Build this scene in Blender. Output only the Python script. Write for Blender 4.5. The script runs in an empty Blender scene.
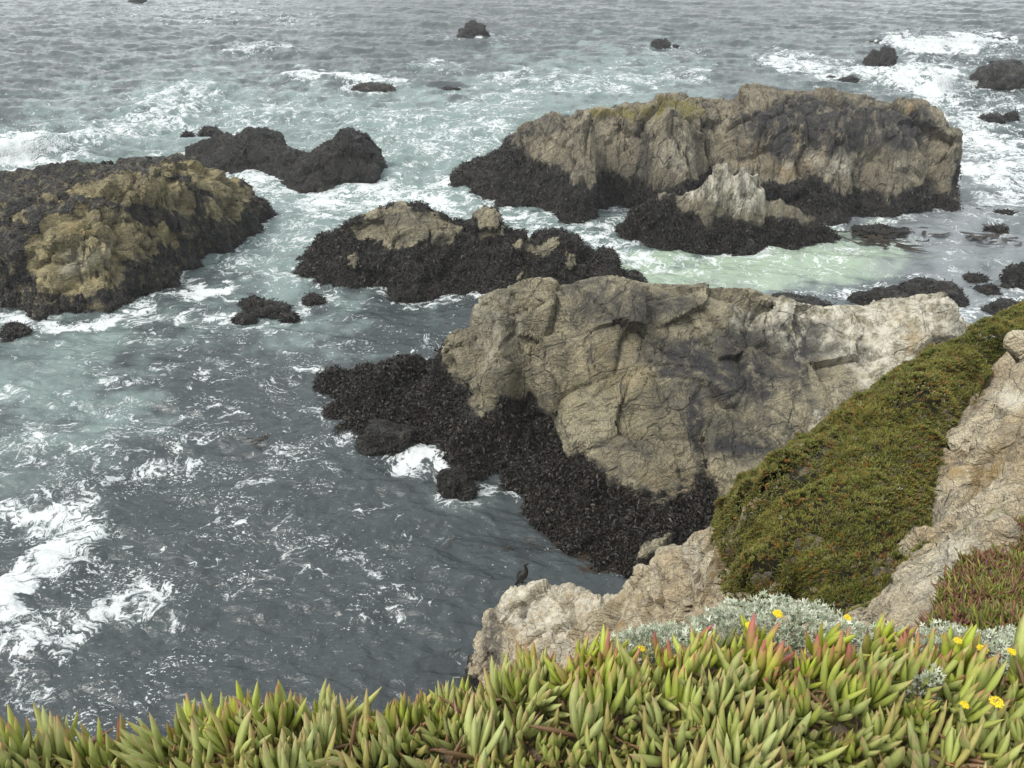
import bpy, math, random
import numpy as np

# ------------------------------------------------------------------ camera, world, sun
SC = bpy.context.scene
COL = SC.collection
H, PITCH, FPX = 17.0, math.radians(32.0), 773.0
cam = bpy.data.cameras.new('camera')
cam_o = bpy.data.objects.new('camera', cam)
COL.objects.link(cam_o)
cam.sensor_width = 36.0
cam.lens = 36.0 * FPX / 1024.0
cam.clip_start, cam.clip_end = 0.05, 20000.0
cam_o.location = (0, 0, H)
cam_o.rotation_euler = (math.pi / 2 - PITCH, 0, 0)
SC.camera = cam_o

SUN_EL, SUN_AZ = math.radians(54), math.radians(250)      # azimuth clockwise from +Y
world = bpy.data.worlds.new('World')
SC.world = world
world.use_nodes = True
wt = world.node_tree
bg = wt.nodes['Background']
sky = wt.nodes.new('ShaderNodeTexSky')
sky.sky_type = 'NISHITA'
sky.sun_disc = False
sky.sun_elevation = SUN_EL
sky.sun_rotation = SUN_AZ
sky.air_density = 1.0
sky.dust_density = 4.0
hsv = wt.nodes.new('ShaderNodeHueSaturation')
hsv.inputs['Saturation'].default_value = 0.22             # overcast: the blue is veiled by cloud
wt.links.new(sky.outputs[0], hsv.inputs['Color'])
veil = wt.nodes.new('ShaderNodeMix')                      # even grey cloud deck in front of the clear sky
veil.data_type = 'RGBA'
veil.inputs[0].default_value = 0.7
cn = wt.nodes.new('ShaderNodeTexNoise')
cn.inputs['Scale'].default_value = 2.6
cn.inputs['Detail'].default_value = 4
ct = wt.nodes.new('ShaderNodeTexCoord')
wt.links.new(ct.outputs['Generated'], cn.inputs['Vector'])
cr = wt.nodes.new('ShaderNodeMapRange')
cr.inputs['From Min'].default_value, cr.inputs['From Max'].default_value = 0.3, 0.7
cr.inputs['To Min'].default_value, cr.inputs['To Max'].default_value = 2.4, 8.6
wt.links.new(cn.outputs['Fac'], cr.inputs['Value'])
ctint = wt.nodes.new('ShaderNodeMix')
ctint.data_type, ctint.blend_type = 'RGBA', 'MULTIPLY'
ctint.inputs[0].default_value = 1.0
ctint.inputs[6].default_value = (0.94, 1.0, 1.025, 1)
wt.links.new(cr.outputs[0], ctint.inputs[7])
wt.links.new(ctint.outputs[2], veil.inputs[7])
wt.links.new(hsv.outputs[0], veil.inputs[6])
wt.links.new(veil.outputs[2], bg.inputs['Color'])
bg.inputs['Strength'].default_value = 0.15

sun = bpy.data.lights.new('sun', 'SUN')
sun.energy = 1.5
sun.angle = math.radians(20)
sun.color = (1.0, 0.96, 0.90)
sun_o = bpy.data.objects.new('sun', sun)
COL.objects.link(sun_o)
sun_o.location = (-20, -20, 60)
sun_o.rotation_euler = (math.pi / 2 - SUN_EL, 0, -SUN_AZ + math.pi)

SC.view_settings.view_transform = 'Standard'
SC.view_settings.look = 'None'
SC.view_settings.gamma = 1.0
SC.view_settings.use_curve_mapping = False
SC.view_settings.exposure = 0.72
SC.cycles.max_bounces = 4
SC.cycles.diffuse_bounces = 2
SC.cycles.glossy_bounces = 2
SC.cycles.caustics_reflective = False

# ------------------------------------------------------------------ helpers between image pixels and world points
CP, SP = math.cos(PITCH), math.sin(PITCH)


def ray(px, py):
    a, b = (px - 512) / FPX, (384 - py) / FPX
    return np.array([a, CP + b * SP, -SP + b * CP])


def PZ(px, py, z):
    d = ray(px, py)
    return np.array([0, 0, H]) + d * ((z - H) / d[2])


def PY(px, py, Y):
    d = ray(px, py)
    return np.array([0, 0, H]) + d * (Y / d[1])


def to_px(P):
    x, y, z = P[:, 0], P[:, 1], P[:, 2] - H
    dep = y * CP - z * SP
    up = y * SP + z * CP
    dep = np.maximum(dep, 0.05)
    return 512 + FPX * x / dep, 384 - FPX * up / dep, dep


# ------------------------------------------------------------------ numpy noise
def _h(ix, iy, iz, s):
    n = (ix.astype(np.int64) * 374761393 + iy.astype(np.int64) * 668265263 + iz.astype(np.int64) * 2147483647 + s * 1274126177) & 0xFFFFFFFF
    n = ((n ^ (n >> 13)) * 1274126177) & 0xFFFFFFFF
    n = ((n ^ (n >> 16)) * 2246822519) & 0xFFFFFFFF
    n = (n ^ (n >> 15)) & 0xFFFFFFFF
    return n.astype(np.float64) / 4294967295.0


def noise3(p, seed=0):
    i = np.floor(p)
    f = p - i
    i = i.astype(np.int64)
    u = f * f * f * (f * (f * 6 - 15) + 10)
    out = np.zeros(len(p))
    for dx in (0, 1):
        wx = u[:, 0] if dx else 1 - u[:, 0]
        for dy in (0, 1):
            wy = u[:, 1] if dy else 1 - u[:, 1]
            for dz in (0, 1):
                wz = u[:, 2] if dz else 1 - u[:, 2]
                a, b, c = i[:, 0] + dx, i[:, 1] + dy, i[:, 2] + dz
                r1 = _h(a, b, c, seed) * 2 * np.pi
                r2 = _h(a, b, c, seed + 91) * 2 - 1
                q = np.sqrt(np.maximum(0, 1 - r2 * r2))
                g = q * np.cos(r1) * (f[:, 0] - dx) + q * np.sin(r1) * (f[:, 1] - dy) + r2 * (f[:, 2] - dz)
                out += wx * wy * wz * g
    return out * 1.5


def fbm(p, octv=4, seed=0, gain=0.5, lac=2.03):
    a, t = 1.0, np.zeros(len(p))
    q = p.copy()
    for k in range(octv):
        t += a * noise3(q, seed + 17 * k)
        q = q * lac + 3.7
        a *= gain
    return t


def worley(p, seed=0):
    """F1, F2 - F1, random per cell, offset vector to the nearest cell point"""
    i = np.floor(p).astype(np.int64)
    n = len(p)
    f1, f2 = np.full(n, 9.0), np.full(n, 9.0)
    rid = np.zeros(n)
    vec = np.zeros((n, 3))
    for dx in (-1, 0, 1):
        for dy in (-1, 0, 1):
            for dz in (-1, 0, 1):
                a, b, c = i[:, 0] + dx, i[:, 1] + dy, i[:, 2] + dz
                q = np.stack([a + _h(a, b, c, seed), b + _h(a, b, c, seed + 7), c + _h(a, b, c, seed + 13)], 1) - p
                d = np.sqrt((q * q).sum(1))
                m = d < f1
                f2 = np.where(m, f1, np.minimum(f2, d))
                rid = np.where(m, _h(a, b, c, seed + 29), rid)
                vec = np.where(m[:, None], q, vec)
                f1 = np.where(m, d, f1)
    return f1, f2 - f1, rid, vec


def sstep(a, b, x):
    t = np.clip((x - a) / (b - a), 0, 1)
    return t * t * (3 - 2 * t)


def inpoly(px, py, poly):
    poly = np.array(poly, float)
    r = np.zeros(len(px), bool)
    j = len(poly) - 1
    for i in range(len(poly)):
        xi, yi, xj, yj = *poly[i], *poly[j]
        c = ((yi > py) != (yj > py)) & (px < (xj - xi) * (py - yi) / (yj - yi + 1e-9) + xi)
        r ^= c
        j = i
    return r


# ------------------------------------------------------------------ object helpers
def tag(o, label=None, cat=None, group=None, kind=None):
    if label: o['label'] = label
    if cat: o['category'] = cat
    if group: o['group'] = group
    if kind: o['kind'] = kind
    return o


def make_obj(name, V, F, mat, loc=None, parent=None, attrs=None, smooth=True, sharp=None):
    """F: (n,4) or (n,3) int array. V in world coords; loc becomes the origin."""
    V = np.asarray(V, float)
    off = np.zeros(3) if loc is None else np.asarray(loc, float)
    me = bpy.data.meshes.new(name)
    F = np.asarray(F, np.int32)
    k = F.shape[1]
    me.vertices.add(len(V))
    me.vertices.foreach_set('co', (V - off).astype(np.float32).ravel())
    me.loops.add(F.size)
    me.loops.foreach_set('vertex_index', F.ravel())
    me.polygons.add(len(F))
    me.polygons.foreach_set('loop_start', np.arange(0, F.size, k, dtype=np.int32))
    me.polygons.foreach_set('loop_total', np.full(len(F), k, np.int32))
    me.polygons.foreach_set('use_smooth', np.full(len(F), smooth, bool))
    for an, av in (attrs or {}).items():
        av = np.asarray(av, np.float32)
        if av.ndim == 1:
            a = me.attributes.new(an, 'FLOAT', 'POINT')
            a.data.foreach_set('value', av)
        else:
            a = me.attributes.new(an, 'FLOAT_COLOR', 'POINT')
            a.data.foreach_set('color', np.concatenate([av, np.ones((len(av), 1), np.float32)], 1).ravel())
    me.update(calc_edges=True)
    me.validate()
    if sharp: me.set_sharp_from_angle(angle=math.radians(sharp))
    if mat: me.materials.append(mat)
    o = bpy.data.objects.new(name, me)
    COL.objects.link(o)
    o.location = off
    if parent is not None:
        o.parent = parent
        o.location = off - np.array(parent.location)
    return o


# ------------------------------------------------------------------ node helper
class NT:
    def __init__(self, name):
        self.m = bpy.data.materials.new(name)
        self.m.use_nodes = True
        self.t = self.m.node_tree
        self.t.nodes.clear()
        self.out = self.t.nodes.new('ShaderNodeOutputMaterial')
        self.bsdf = self.t.nodes.new('ShaderNodeBsdfPrincipled')
        self.link(self.bsdf.outputs[0], self.out.inputs[0])
        self.co = self.t.nodes.new('ShaderNodeTexCoord').outputs['Object']

    def link(self, a, b): self.t.links.new(a, b)

    def put(self, sock, v):
        if hasattr(v, 'is_linked') or isinstance(v, bpy.types.NodeSocket):
            self.link(v, sock)
        elif isinstance(v, (tuple, list)) and sock.type == 'RGBA' and len(v) == 3:
            sock.default_value = (*v, 1)
        else:
            sock.default_value = v

    def attr(self, n, out='Fac'):
        a = self.t.nodes.new('ShaderNodeAttribute')
        a.attribute_name = n
        return a.outputs[out]

    def math(self, op, a, b=0.0, c=0.0, clamp=False):
        n = self.t.nodes.new('ShaderNodeMath')
        n.operation = op
        n.use_clamp = clamp
        self.put(n.inputs[0], a)
        self.put(n.inputs[1], b)
        self.put(n.inputs[2], c)
        return n.outputs[0]

    def vmath(self, op, a, b=(0, 0, 0)):
        n = self.t.nodes.new('ShaderNodeVectorMath')
        n.operation = op
        self.put(n.inputs[0], a)
        if op == 'SCALE': self.put(n.inputs['Scale'], b)
        else: self.put(n.inputs[1], b)
        return n.outputs[0]

    def noise(self, co, scale, detail=4, rough=0.55, out='Fac', dist=0.0):
        n = self.t.nodes.new('ShaderNodeTexNoise')
        self.put(n.inputs['Vector'], co)
        n.inputs['Scale'].default_value = scale
        n.inputs['Detail'].default_value = detail
        n.inputs['Roughness'].default_value = rough
        n.inputs['Distortion'].default_value = dist
        return n.outputs[out]

    def voro(self, co, scale, feature='DISTANCE_TO_EDGE', out='Distance', rnd=1.0):
        n = self.t.nodes.new('ShaderNodeTexVoronoi')
        n.feature = feature
        self.put(n.inputs['Vector'], co)
        n.inputs['Scale'].default_value = scale
        n.inputs['Randomness'].default_value = rnd
        return n.outputs[out]

    def smooth(self, x, a, b, lo=0.0, hi=1.0):
        n = self.t.nodes.new('ShaderNodeMapRange')
        n.interpolation_type = 'SMOOTHSTEP'
        self.put(n.inputs['Value'], x)
        self.put(n.inputs['From Min'], a)
        self.put(n.inputs['From Max'], b)
        self.put(n.inputs['To Min'], lo)
        self.put(n.inputs['To Max'], hi)
        return n.outputs[0]

    def mix(self, f, a, b, mode='MIX'):
        n = self.t.nodes.new('ShaderNodeMix')
        n.data_type = 'RGBA'
        n.blend_type = mode
        self.put(n.inputs[0], f)
        self.put(n.inputs[6], a)
        self.put(n.inputs[7], b)
        return n.outputs[2]

    def mapping(self, co, scale=(1, 1, 1), rot=(0, 0, 0)):
        n = self.t.nodes.new('ShaderNodeMapping')
        self.put(n.inputs[0], co)
        n.inputs['Rotation'].default_value = rot
        n.inputs['Scale'].default_value = scale
        return n.outputs[0]

    def bump(self, h, strength=1.0, dist=0.05, normal=None):
        n = self.t.nodes.new('ShaderNodeBump')
        self.put(n.inputs['Height'], h)
        n.inputs['Strength'].default_value = strength
        n.inputs['Distance'].default_value = dist
        if normal is not None: self.put(n.inputs['Normal'], normal)
        return n.outputs[0]

    def set(self, **k):
        for a, v in k.items():
            self.put(self.bsdf.inputs[a.replace('_', ' ')], v)
        return self.m


# ------------------------------------------------------------------ materials
def rock_material(name, c_light, c_mid, c_grey, size=1.0, rot=(0.3, 0.5, 0.2), stretch=(1, 1, 1), crack=0.8):
    """weathered coast rock. Attributes: dark (weed, mussels, black algae), moss, stain (black lichen), pale (guano, salt), rust"""
    n = NT(name)
    co = n.mapping(n.co, tuple(s / size for s in stretch), rot)
    warp = n.vmath('SCALE', n.vmath('SUBTRACT', n.noise(co, 0.9, 3, out='Color'), (0.5, 0.5, 0.5)), 0.9)
    wco = n.vmath('ADD', co, warp)
    base = n.mix(n.smooth(n.noise(wco, 0.55, 4), 0.38, 0.62), c_mid, c_light)
    base = n.mix(n.smooth(n.noise(co, 1.7, 5, 0.65), 0.48, 0.68, 0, 0.75), base, c_grey)
    grain = n.noise(co, 24, 5, 0.75)
    base = n.mix(0.75, base, n.mix(n.smooth(grain, 0.3, 0.72), (0.28, 0.28, 0.29), (1.6, 1.57, 1.5)), 'MULTIPLY')
    # bedding streaks
    st = n.noise(n.mapping(wco, (0.7, 1.2, 7.0)), 1.6, 4, 0.65)
    base = n.mix(n.smooth(st, 0.50, 0.68, 0, 0.65), base, tuple(c * 0.5 for c in c_grey))
    # joints: thin dark lines put crevice shade and black lichen into the colour
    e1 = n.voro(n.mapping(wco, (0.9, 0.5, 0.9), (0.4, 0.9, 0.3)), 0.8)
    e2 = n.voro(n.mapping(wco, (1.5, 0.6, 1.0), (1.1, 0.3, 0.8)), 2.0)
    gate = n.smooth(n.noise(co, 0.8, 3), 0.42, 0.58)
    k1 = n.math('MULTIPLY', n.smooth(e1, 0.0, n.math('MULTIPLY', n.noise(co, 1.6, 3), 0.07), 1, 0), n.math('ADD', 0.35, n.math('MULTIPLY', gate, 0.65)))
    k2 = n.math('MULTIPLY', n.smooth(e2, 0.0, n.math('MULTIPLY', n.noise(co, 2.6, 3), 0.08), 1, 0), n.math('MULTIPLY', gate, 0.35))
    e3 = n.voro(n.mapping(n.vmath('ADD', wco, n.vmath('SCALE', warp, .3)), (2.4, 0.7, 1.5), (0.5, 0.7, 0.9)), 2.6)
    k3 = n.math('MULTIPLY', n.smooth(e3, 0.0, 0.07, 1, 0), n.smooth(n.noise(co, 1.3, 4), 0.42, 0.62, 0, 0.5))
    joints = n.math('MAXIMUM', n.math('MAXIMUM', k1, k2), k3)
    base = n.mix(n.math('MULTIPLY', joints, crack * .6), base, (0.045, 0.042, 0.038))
    pale = n.math('MULTIPLY', n.attr('pale'), n.smooth(n.noise(co, 2.2, 5, 0.7), 0.35, 0.62))
    base = n.mix(pale, base, (0.64, 0.60, 0.49))
    rust = n.math('MULTIPLY', n.attr('rust'), n.smooth(n.noise(wco, 1.5, 4, 0.6), 0.38, 0.66))
    base = n.mix(rust, base, (0.37, 0.265, 0.125))
    moss = n.math('MULTIPLY', n.attr('moss'), n.smooth(n.noise(co, 4.0, 5, 0.7), 0.36, 0.6))
    base = n.mix(moss, base, (0.17, 0.15, 0.03))
    stain = n.math('MULTIPLY', n.attr('stain'), n.smooth(n.noise(wco, 1.6, 6, 0.72), 0.31, 0.54))
    base = n.mix(stain, base, (0.045, 0.043, 0.042))
    # tidal zone
    dmask = n.smooth(n.math('ADD', n.attr('dark'), n.math('MULTIPLY', n.math('SUBTRACT', n.noise(co, 2.3, 6, 0.75), 0.5), 2.0)), 0.35, 0.68)
    dn = n.noise(co, 7.5, 6, 0.75)
    dcol = n.mix(n.smooth(dn, 0.36, 0.7), (0.012, 0.0115, 0.011), (0.055, 0.050, 0.043))
    dcol = n.mix(n.smooth(n.noise(co, 1.1, 3), 0.5, 0.72, 0, 0.6), dcol, (0.046, 0.031, 0.021))
    dcol = n.mix(n.smooth(n.noise(co, 1.9, 5, 0.7), 0.53, 0.66, 0, 0.7), dcol, (0.105, 0.096, 0.078))
    fl = n.math('MULTIPLY', n.smooth(n.voro(co, 9.0, 'F1'), 0.06, 0.16, 1, 0), n.smooth(n.noise(co, 1.9, 3), 0.52, 0.66))
    dcol = n.mix(n.math('MULTIPLY', fl, 0.5), dcol, (0.22, 0.21, 0.18))
    base = n.mix(dmask, base, dcol)
    hgt = n.math('ADD', n.math('MULTIPLY', n.noise(co, 5, 7, 0.7), 0.5), n.math('MULTIPLY', n.noise(n.mapping(wco, (1, 1.4, 5.0)), 2.0, 5, 0.6), 0.5))
    hgt = n.math('SUBTRACT', hgt, n.math('MULTIPLY', joints, 0.35))
    hd = n.math('ADD', n.math('MULTIPLY', n.voro(co, 11.0, 'F1'), 0.7), dn)
    hmix = n.math('ADD', n.math('MULTIPLY', hgt, n.math('SUBTRACT', 1.0, dmask)), n.math('MULTIPLY', hd, n.math('MULTIPLY', dmask, 0.8)))
    return n.set(Base_Color=base, Roughness=n.math('SUBTRACT', 0.92, n.math('MULTIPLY', dmask, 0.42)),
                 Normal=n.bump(hmix, 1.0, 0.30 * size), Specular_IOR_Level=0.4)


MAT = {}
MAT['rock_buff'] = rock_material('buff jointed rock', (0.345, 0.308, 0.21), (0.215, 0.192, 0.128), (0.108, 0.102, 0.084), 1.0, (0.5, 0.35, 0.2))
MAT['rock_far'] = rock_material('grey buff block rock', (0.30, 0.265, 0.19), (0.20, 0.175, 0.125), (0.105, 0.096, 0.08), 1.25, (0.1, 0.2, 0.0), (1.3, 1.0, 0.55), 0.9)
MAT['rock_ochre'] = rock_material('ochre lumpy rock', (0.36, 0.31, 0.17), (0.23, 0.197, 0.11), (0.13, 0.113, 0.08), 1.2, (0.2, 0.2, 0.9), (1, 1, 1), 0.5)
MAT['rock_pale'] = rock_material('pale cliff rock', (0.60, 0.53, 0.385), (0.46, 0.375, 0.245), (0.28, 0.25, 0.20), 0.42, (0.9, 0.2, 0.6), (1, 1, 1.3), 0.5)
MAT['rock_dark'] = MAT['rock_buff']


def soil_material():
    n = NT('dry cliff soil')
    a = n.mix(n.smooth(n.noise(n.co, 1.6, 6, 0.65), 0.35, 0.65), (0.20, 0.135, 0.08), (0.36, 0.275, 0.18))
    a = n.mix(n.smooth(n.noise(n.co, 22, 4, 0.7), 0.45, 0.75, 0, 0.7), a, (0.34, 0.29, 0.22))
    return n.set(Base_Color=a, Roughness=0.95, Normal=n.bump(n.noise(n.co, 7, 8, 0.75), 0.9, 0.12))


MAT['soil'] = soil_material()


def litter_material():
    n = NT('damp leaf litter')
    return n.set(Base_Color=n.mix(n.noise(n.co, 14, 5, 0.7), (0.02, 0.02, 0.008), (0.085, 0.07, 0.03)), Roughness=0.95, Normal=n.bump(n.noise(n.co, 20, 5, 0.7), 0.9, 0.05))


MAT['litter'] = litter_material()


def leaf_material(name, rough=0.45, sss=0.0):
    n = NT(name)
    c = n.attr('col', 'Color')
    c = n.mix(0.6, c, n.mix(n.noise(n.co, 55, 3), (0.65, 0.65, 0.65), (1.35, 1.35, 1.35)), 'MULTIPLY')
    n.set(Base_Color=c, Roughness=rough, Specular_IOR_Level=0.35)
    if sss:
        n.bsdf.inputs['Subsurface Weight'].default_value = sss
        n.bsdf.inputs['Subsurface Radius'].default_value = (0.004, 0.006, 0.002)
        n.bsdf.inputs['Subsurface Scale'].default_value = 1.0
    return n.m


MAT['leaf'] = leaf_material('succulent leaf', 0.5)
MAT['weed'] = leaf_material('wet seaweed', 0.5)
MAT['petal'] = leaf_material('flower petals', 0.7)


def water_material():
    n = NT('sea water')
    co = n.co
    foam_a, fleck_a, teal_a, green_a = n.attr('foam'), n.attr('fleck'), n.attr('teal'), n.attr('green')
    warp1 = n.vmath('SUBTRACT', n.noise(co, 0.22, 4, 0.6, 'Color'), (0.5, 0.5, 0.5))
    warp2 = n.vmath('SUBTRACT', n.noise(co, 1.1, 4, 0.6, 'Color'), (0.5, 0.5, 0.5))
    w = n.vmath('ADD', n.vmath('SCALE', warp1, 5.0), n.vmath('SCALE', warp2, 1.0))
    wco = n.vmath('ADD', n.mapping(co, (0.8, 1, 0.0)), n.vmath('MULTIPLY', w, (1, 1, 0)))
    l1 = n.smooth(n.voro(wco, 0.42), 0.0, 0.26, 1, 0)
    l2 = n.smooth(n.voro(wco, 1.15), 0.0, 0.24, 1, 0)
    l3 = n.smooth(n.voro(wco, 3.1), 0.0, 0.30, 1, 0)
    patch = n.noise(co, 0.45, 6, 0.7)
    fine = n.smooth(n.noise(wco, 4.2, 5, 0.75), 0.28, 0.72)
    lace = n.math('MAXIMUM', n.math('MULTIPLY', l1, 0.95), n.math('MULTIPLY', l2, 0.8))
    lace = n.math('MAXIMUM', lace, n.math('MULTIPLY', l3, 0.5))
    rd = lambda sc, w: n.smooth(n.math('ABSOLUTE', n.math('SUBTRACT', n.noise(wco, sc, 4, 0.6), 0.5)), 0.0, w, 1, 0)
    lace = n.math('MAXIMUM', n.math('MULTIPLY', lace, 0.8), n.math('MAXIMUM', rd(0.55, 0.05), n.math('MULTIPLY', rd(1.6, 0.06), 0.8)))
    clump = n.smooth(n.noise(wco, 1.5, 4, 0.65), 0.34, 0.66)
    val = n.math('ADD', n.math('MULTIPLY', lace, 0.42), n.math('ADD', n.math('MULTIPLY', fine, 0.38), n.math('MULTIPLY', clump, 0.22)))
    val = n.math('ADD', val, n.math('MULTIPLY', n.math('SUBTRACT', patch, 0.5), 0.9))
    thr = n.math('SUBTRACT', 1.0, n.math('MULTIPLY', foam_a, 0.70))
    m1 = n.smooth(n.math('SUBTRACT', val, thr), -0.03, 0.18)
    # drifting flecks, drawn out along the eddies
    fco = n.vmath('ADD', n.mapping(co, (0.75, 1, 0.0), (0, 0, 0.3)), n.vmath('MULTIPLY', n.vmath('SCALE', warp2, 0.4), (1, 1, 0)))
    streak = n.smooth(n.noise(n.vmath('ADD', n.mapping(co, (0.5, 1.1, 0), (0, 0, 0.35)), n.vmath('SCALE', warp1, 3.6)), 0.7, 5, 0.62), 0.38, 0.64)
    fn = n.noise(fco, 9.0, 3, 0.6)
    fn2 = n.noise(fco, 21.0, 2, 0.6)
    fth = n.math('SUBTRACT', 0.655, n.math('MULTIPLY', fleck_a, n.math('MULTIPLY', streak, 0.165)))
    m2 = n.smooth(n.math('SUBTRACT', n.math('ADD', n.math('MULTIPLY', fn, 0.62), n.math('MULTIPLY', fn2, 0.38)), fth), -0.012, 0.04, 0, 0.85)
    foam = n.math('MAXIMUM', m1, m2)
    tn = n.smooth(n.math('ADD', teal_a, n.math('MULTIPLY', n.math('SUBTRACT', n.noise(wco, 0.35, 5, 0.65), 0.5), 1.1)), 0.15, 0.95)
    wc = n.mix(tn, (0.048, 0.057, 0.059), (0.165, 0.218, 0.205))
    wc = n.mix(n.smooth(n.math('ADD', green_a, n.math('MULTIPLY', n.math('SUBTRACT', n.noise(wco, 0.5, 5, 0.65), 0.5), 0.9)), 0.2, 0.9), wc, (0.29, 0.365, 0.27))
    wc = n.mix(n.attr('film'), wc, (0.20, 0.215, 0.225))
    col = n.mix(foam, wc, (0.55, 0.575, 0.575))
    aco = n.mapping(co, (0.7, 1.25, 1), (0, 0, 0.25))
    h = n.math('ADD', n.noise(aco, 1.3, 4, 0.6, dist=0.6), n.math('MULTIPLY', n.noise(aco, 4.5, 4, 0.6, dist=0.8), 0.35))
    nb = n.bump(h, 0.55, 0.22)
    return n.set(Base_Color=col, Roughness=n.math('ADD', 0.10, n.math('MULTIPLY', foam, 0.75)), IOR=1.333, Normal=nb)


MAT['water'] = water_material()

# ------------------------------------------------------------------ height-field rocks
ROCK_RBF = []          # (evaluator, bounds) of every rock, for the surf line


class RBF:
    def __init__(self, pts, e=0.5):
        P = np.asarray(pts, float)
        key = np.round(P[:, :2] / 0.05).astype(int)
        _, idx = np.unique(key, axis=0, return_index=True)
        P = P[np.sort(idx)]
        self.c = P[:, :2]
        self.e = e
        n = len(P)
        d = np.sqrt(((self.c[:, None] - self.c[None]) ** 2).sum(2) + e * e)
        A = np.zeros((n + 1, n + 1))
        A[:n, :n] = d - np.eye(n) * 0.02
        A[:n, n] = A[n, :n] = 1
        self.w = np.linalg.solve(A, np.append(P[:, 2], 0))

    def __call__(self, x, y):
        out = np.empty(len(x))
        for s in range(0, len(x), 20000):
            xx, yy = x[s:s + 20000, None], y[s:s + 20000, None]
            d = np.sqrt((xx - self.c[:, 0]) ** 2 + (yy - self.c[:, 1]) ** 2 + self.e ** 2)
            out[s:s + 20000] = d @ self.w[:-1] + self.w[-1]
        return out


def hull_ring(P, margin, z, n=28):
    c = P.mean(0)
    out = []
    for k in range(n):
        a = 2 * math.pi * k / n
        u = np.array([math.cos(a), math.sin(a)])
        r = ((P - c) @ u).max() + margin
        out.append((*(c + u * r), z))
    # tighten corners: keep the support polygon's vertices
    return out


def controls(base=(), crest=(), face=(), back=4.0, extra=(), lip=0.7, ring=2.0, ringz=-2.2):
    pts = []
    for px, py in base:
        p = PZ(px, py, 0.0)
        pts.append(p)
        q = p.copy()
        u = p[:2] / np.linalg.norm(p[:2])
        q[:2] -= u * lip
        q[2] = -0.9
        pts.append(q)
    for c in crest:
        p = PY(c[0], c[1], c[2])
        b = c[3] if len(c) > 3 else back
        pts.append(p)
        u = p[:2] / np.linalg.norm(p[:2])
        pts.append(np.array([*(p[:2] + u * b), -0.8]))
        pts.append(np.array([*(p[:2] + u * b * 0.5), p[2] * 0.62]))
    for px, py, z in face:
        pts.append(PZ(px, py, z))
    for e in extra:
        pts.append(np.array(e, float))
    P = np.array(pts)
    if ring:
        pts += [np.array(r) for r in hull_ring(P[:, :2], ring, ringz)]
    return np.array(pts)


def joints(p, dirs, spacing, seed, groove):
    """three families of joint planes: a random step per block, and a groove along each plane"""
    ids, cr = [], np.zeros(len(p))
    for k, (d, sp) in enumerate(zip(dirs, spacing)):
        d = np.asarray(d, float)
        d /= np.linalg.norm(d)
        t = p @ d / sp
        z = np.zeros(len(p))
        t = t + .55 * noise3(np.stack([t * .8, z, z + k * 9.1], 1), seed + k) + .16 * noise3(p * .5 / sp, seed + 20 + k)
        i = np.floor(t)
        e = np.minimum(t - i, i + 1 - t) * sp
        near = np.round(t)
        gate = sstep(-.12, .18, noise3(p * .28 / sp + near[:, None] * 3.3, seed + 40 + k)) * (.35 + .65 * _h(near.astype(np.int64), near.astype(np.int64) * 0 + k, near.astype(np.int64) * 0, seed))
        w = groove * (.5 + gate)
        cr = np.maximum(cr, gate * sstep(w, w * .15, e))
        ids.append(i.astype(np.int64))
    r = _h(ids[0], ids[1], ids[2], seed + 77)
    g = np.stack([_h(ids[0], ids[1], ids[2], seed + q) - .5 for q in (81, 82, 83)], 1)
    return r - .5, cr, g, ids


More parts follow.
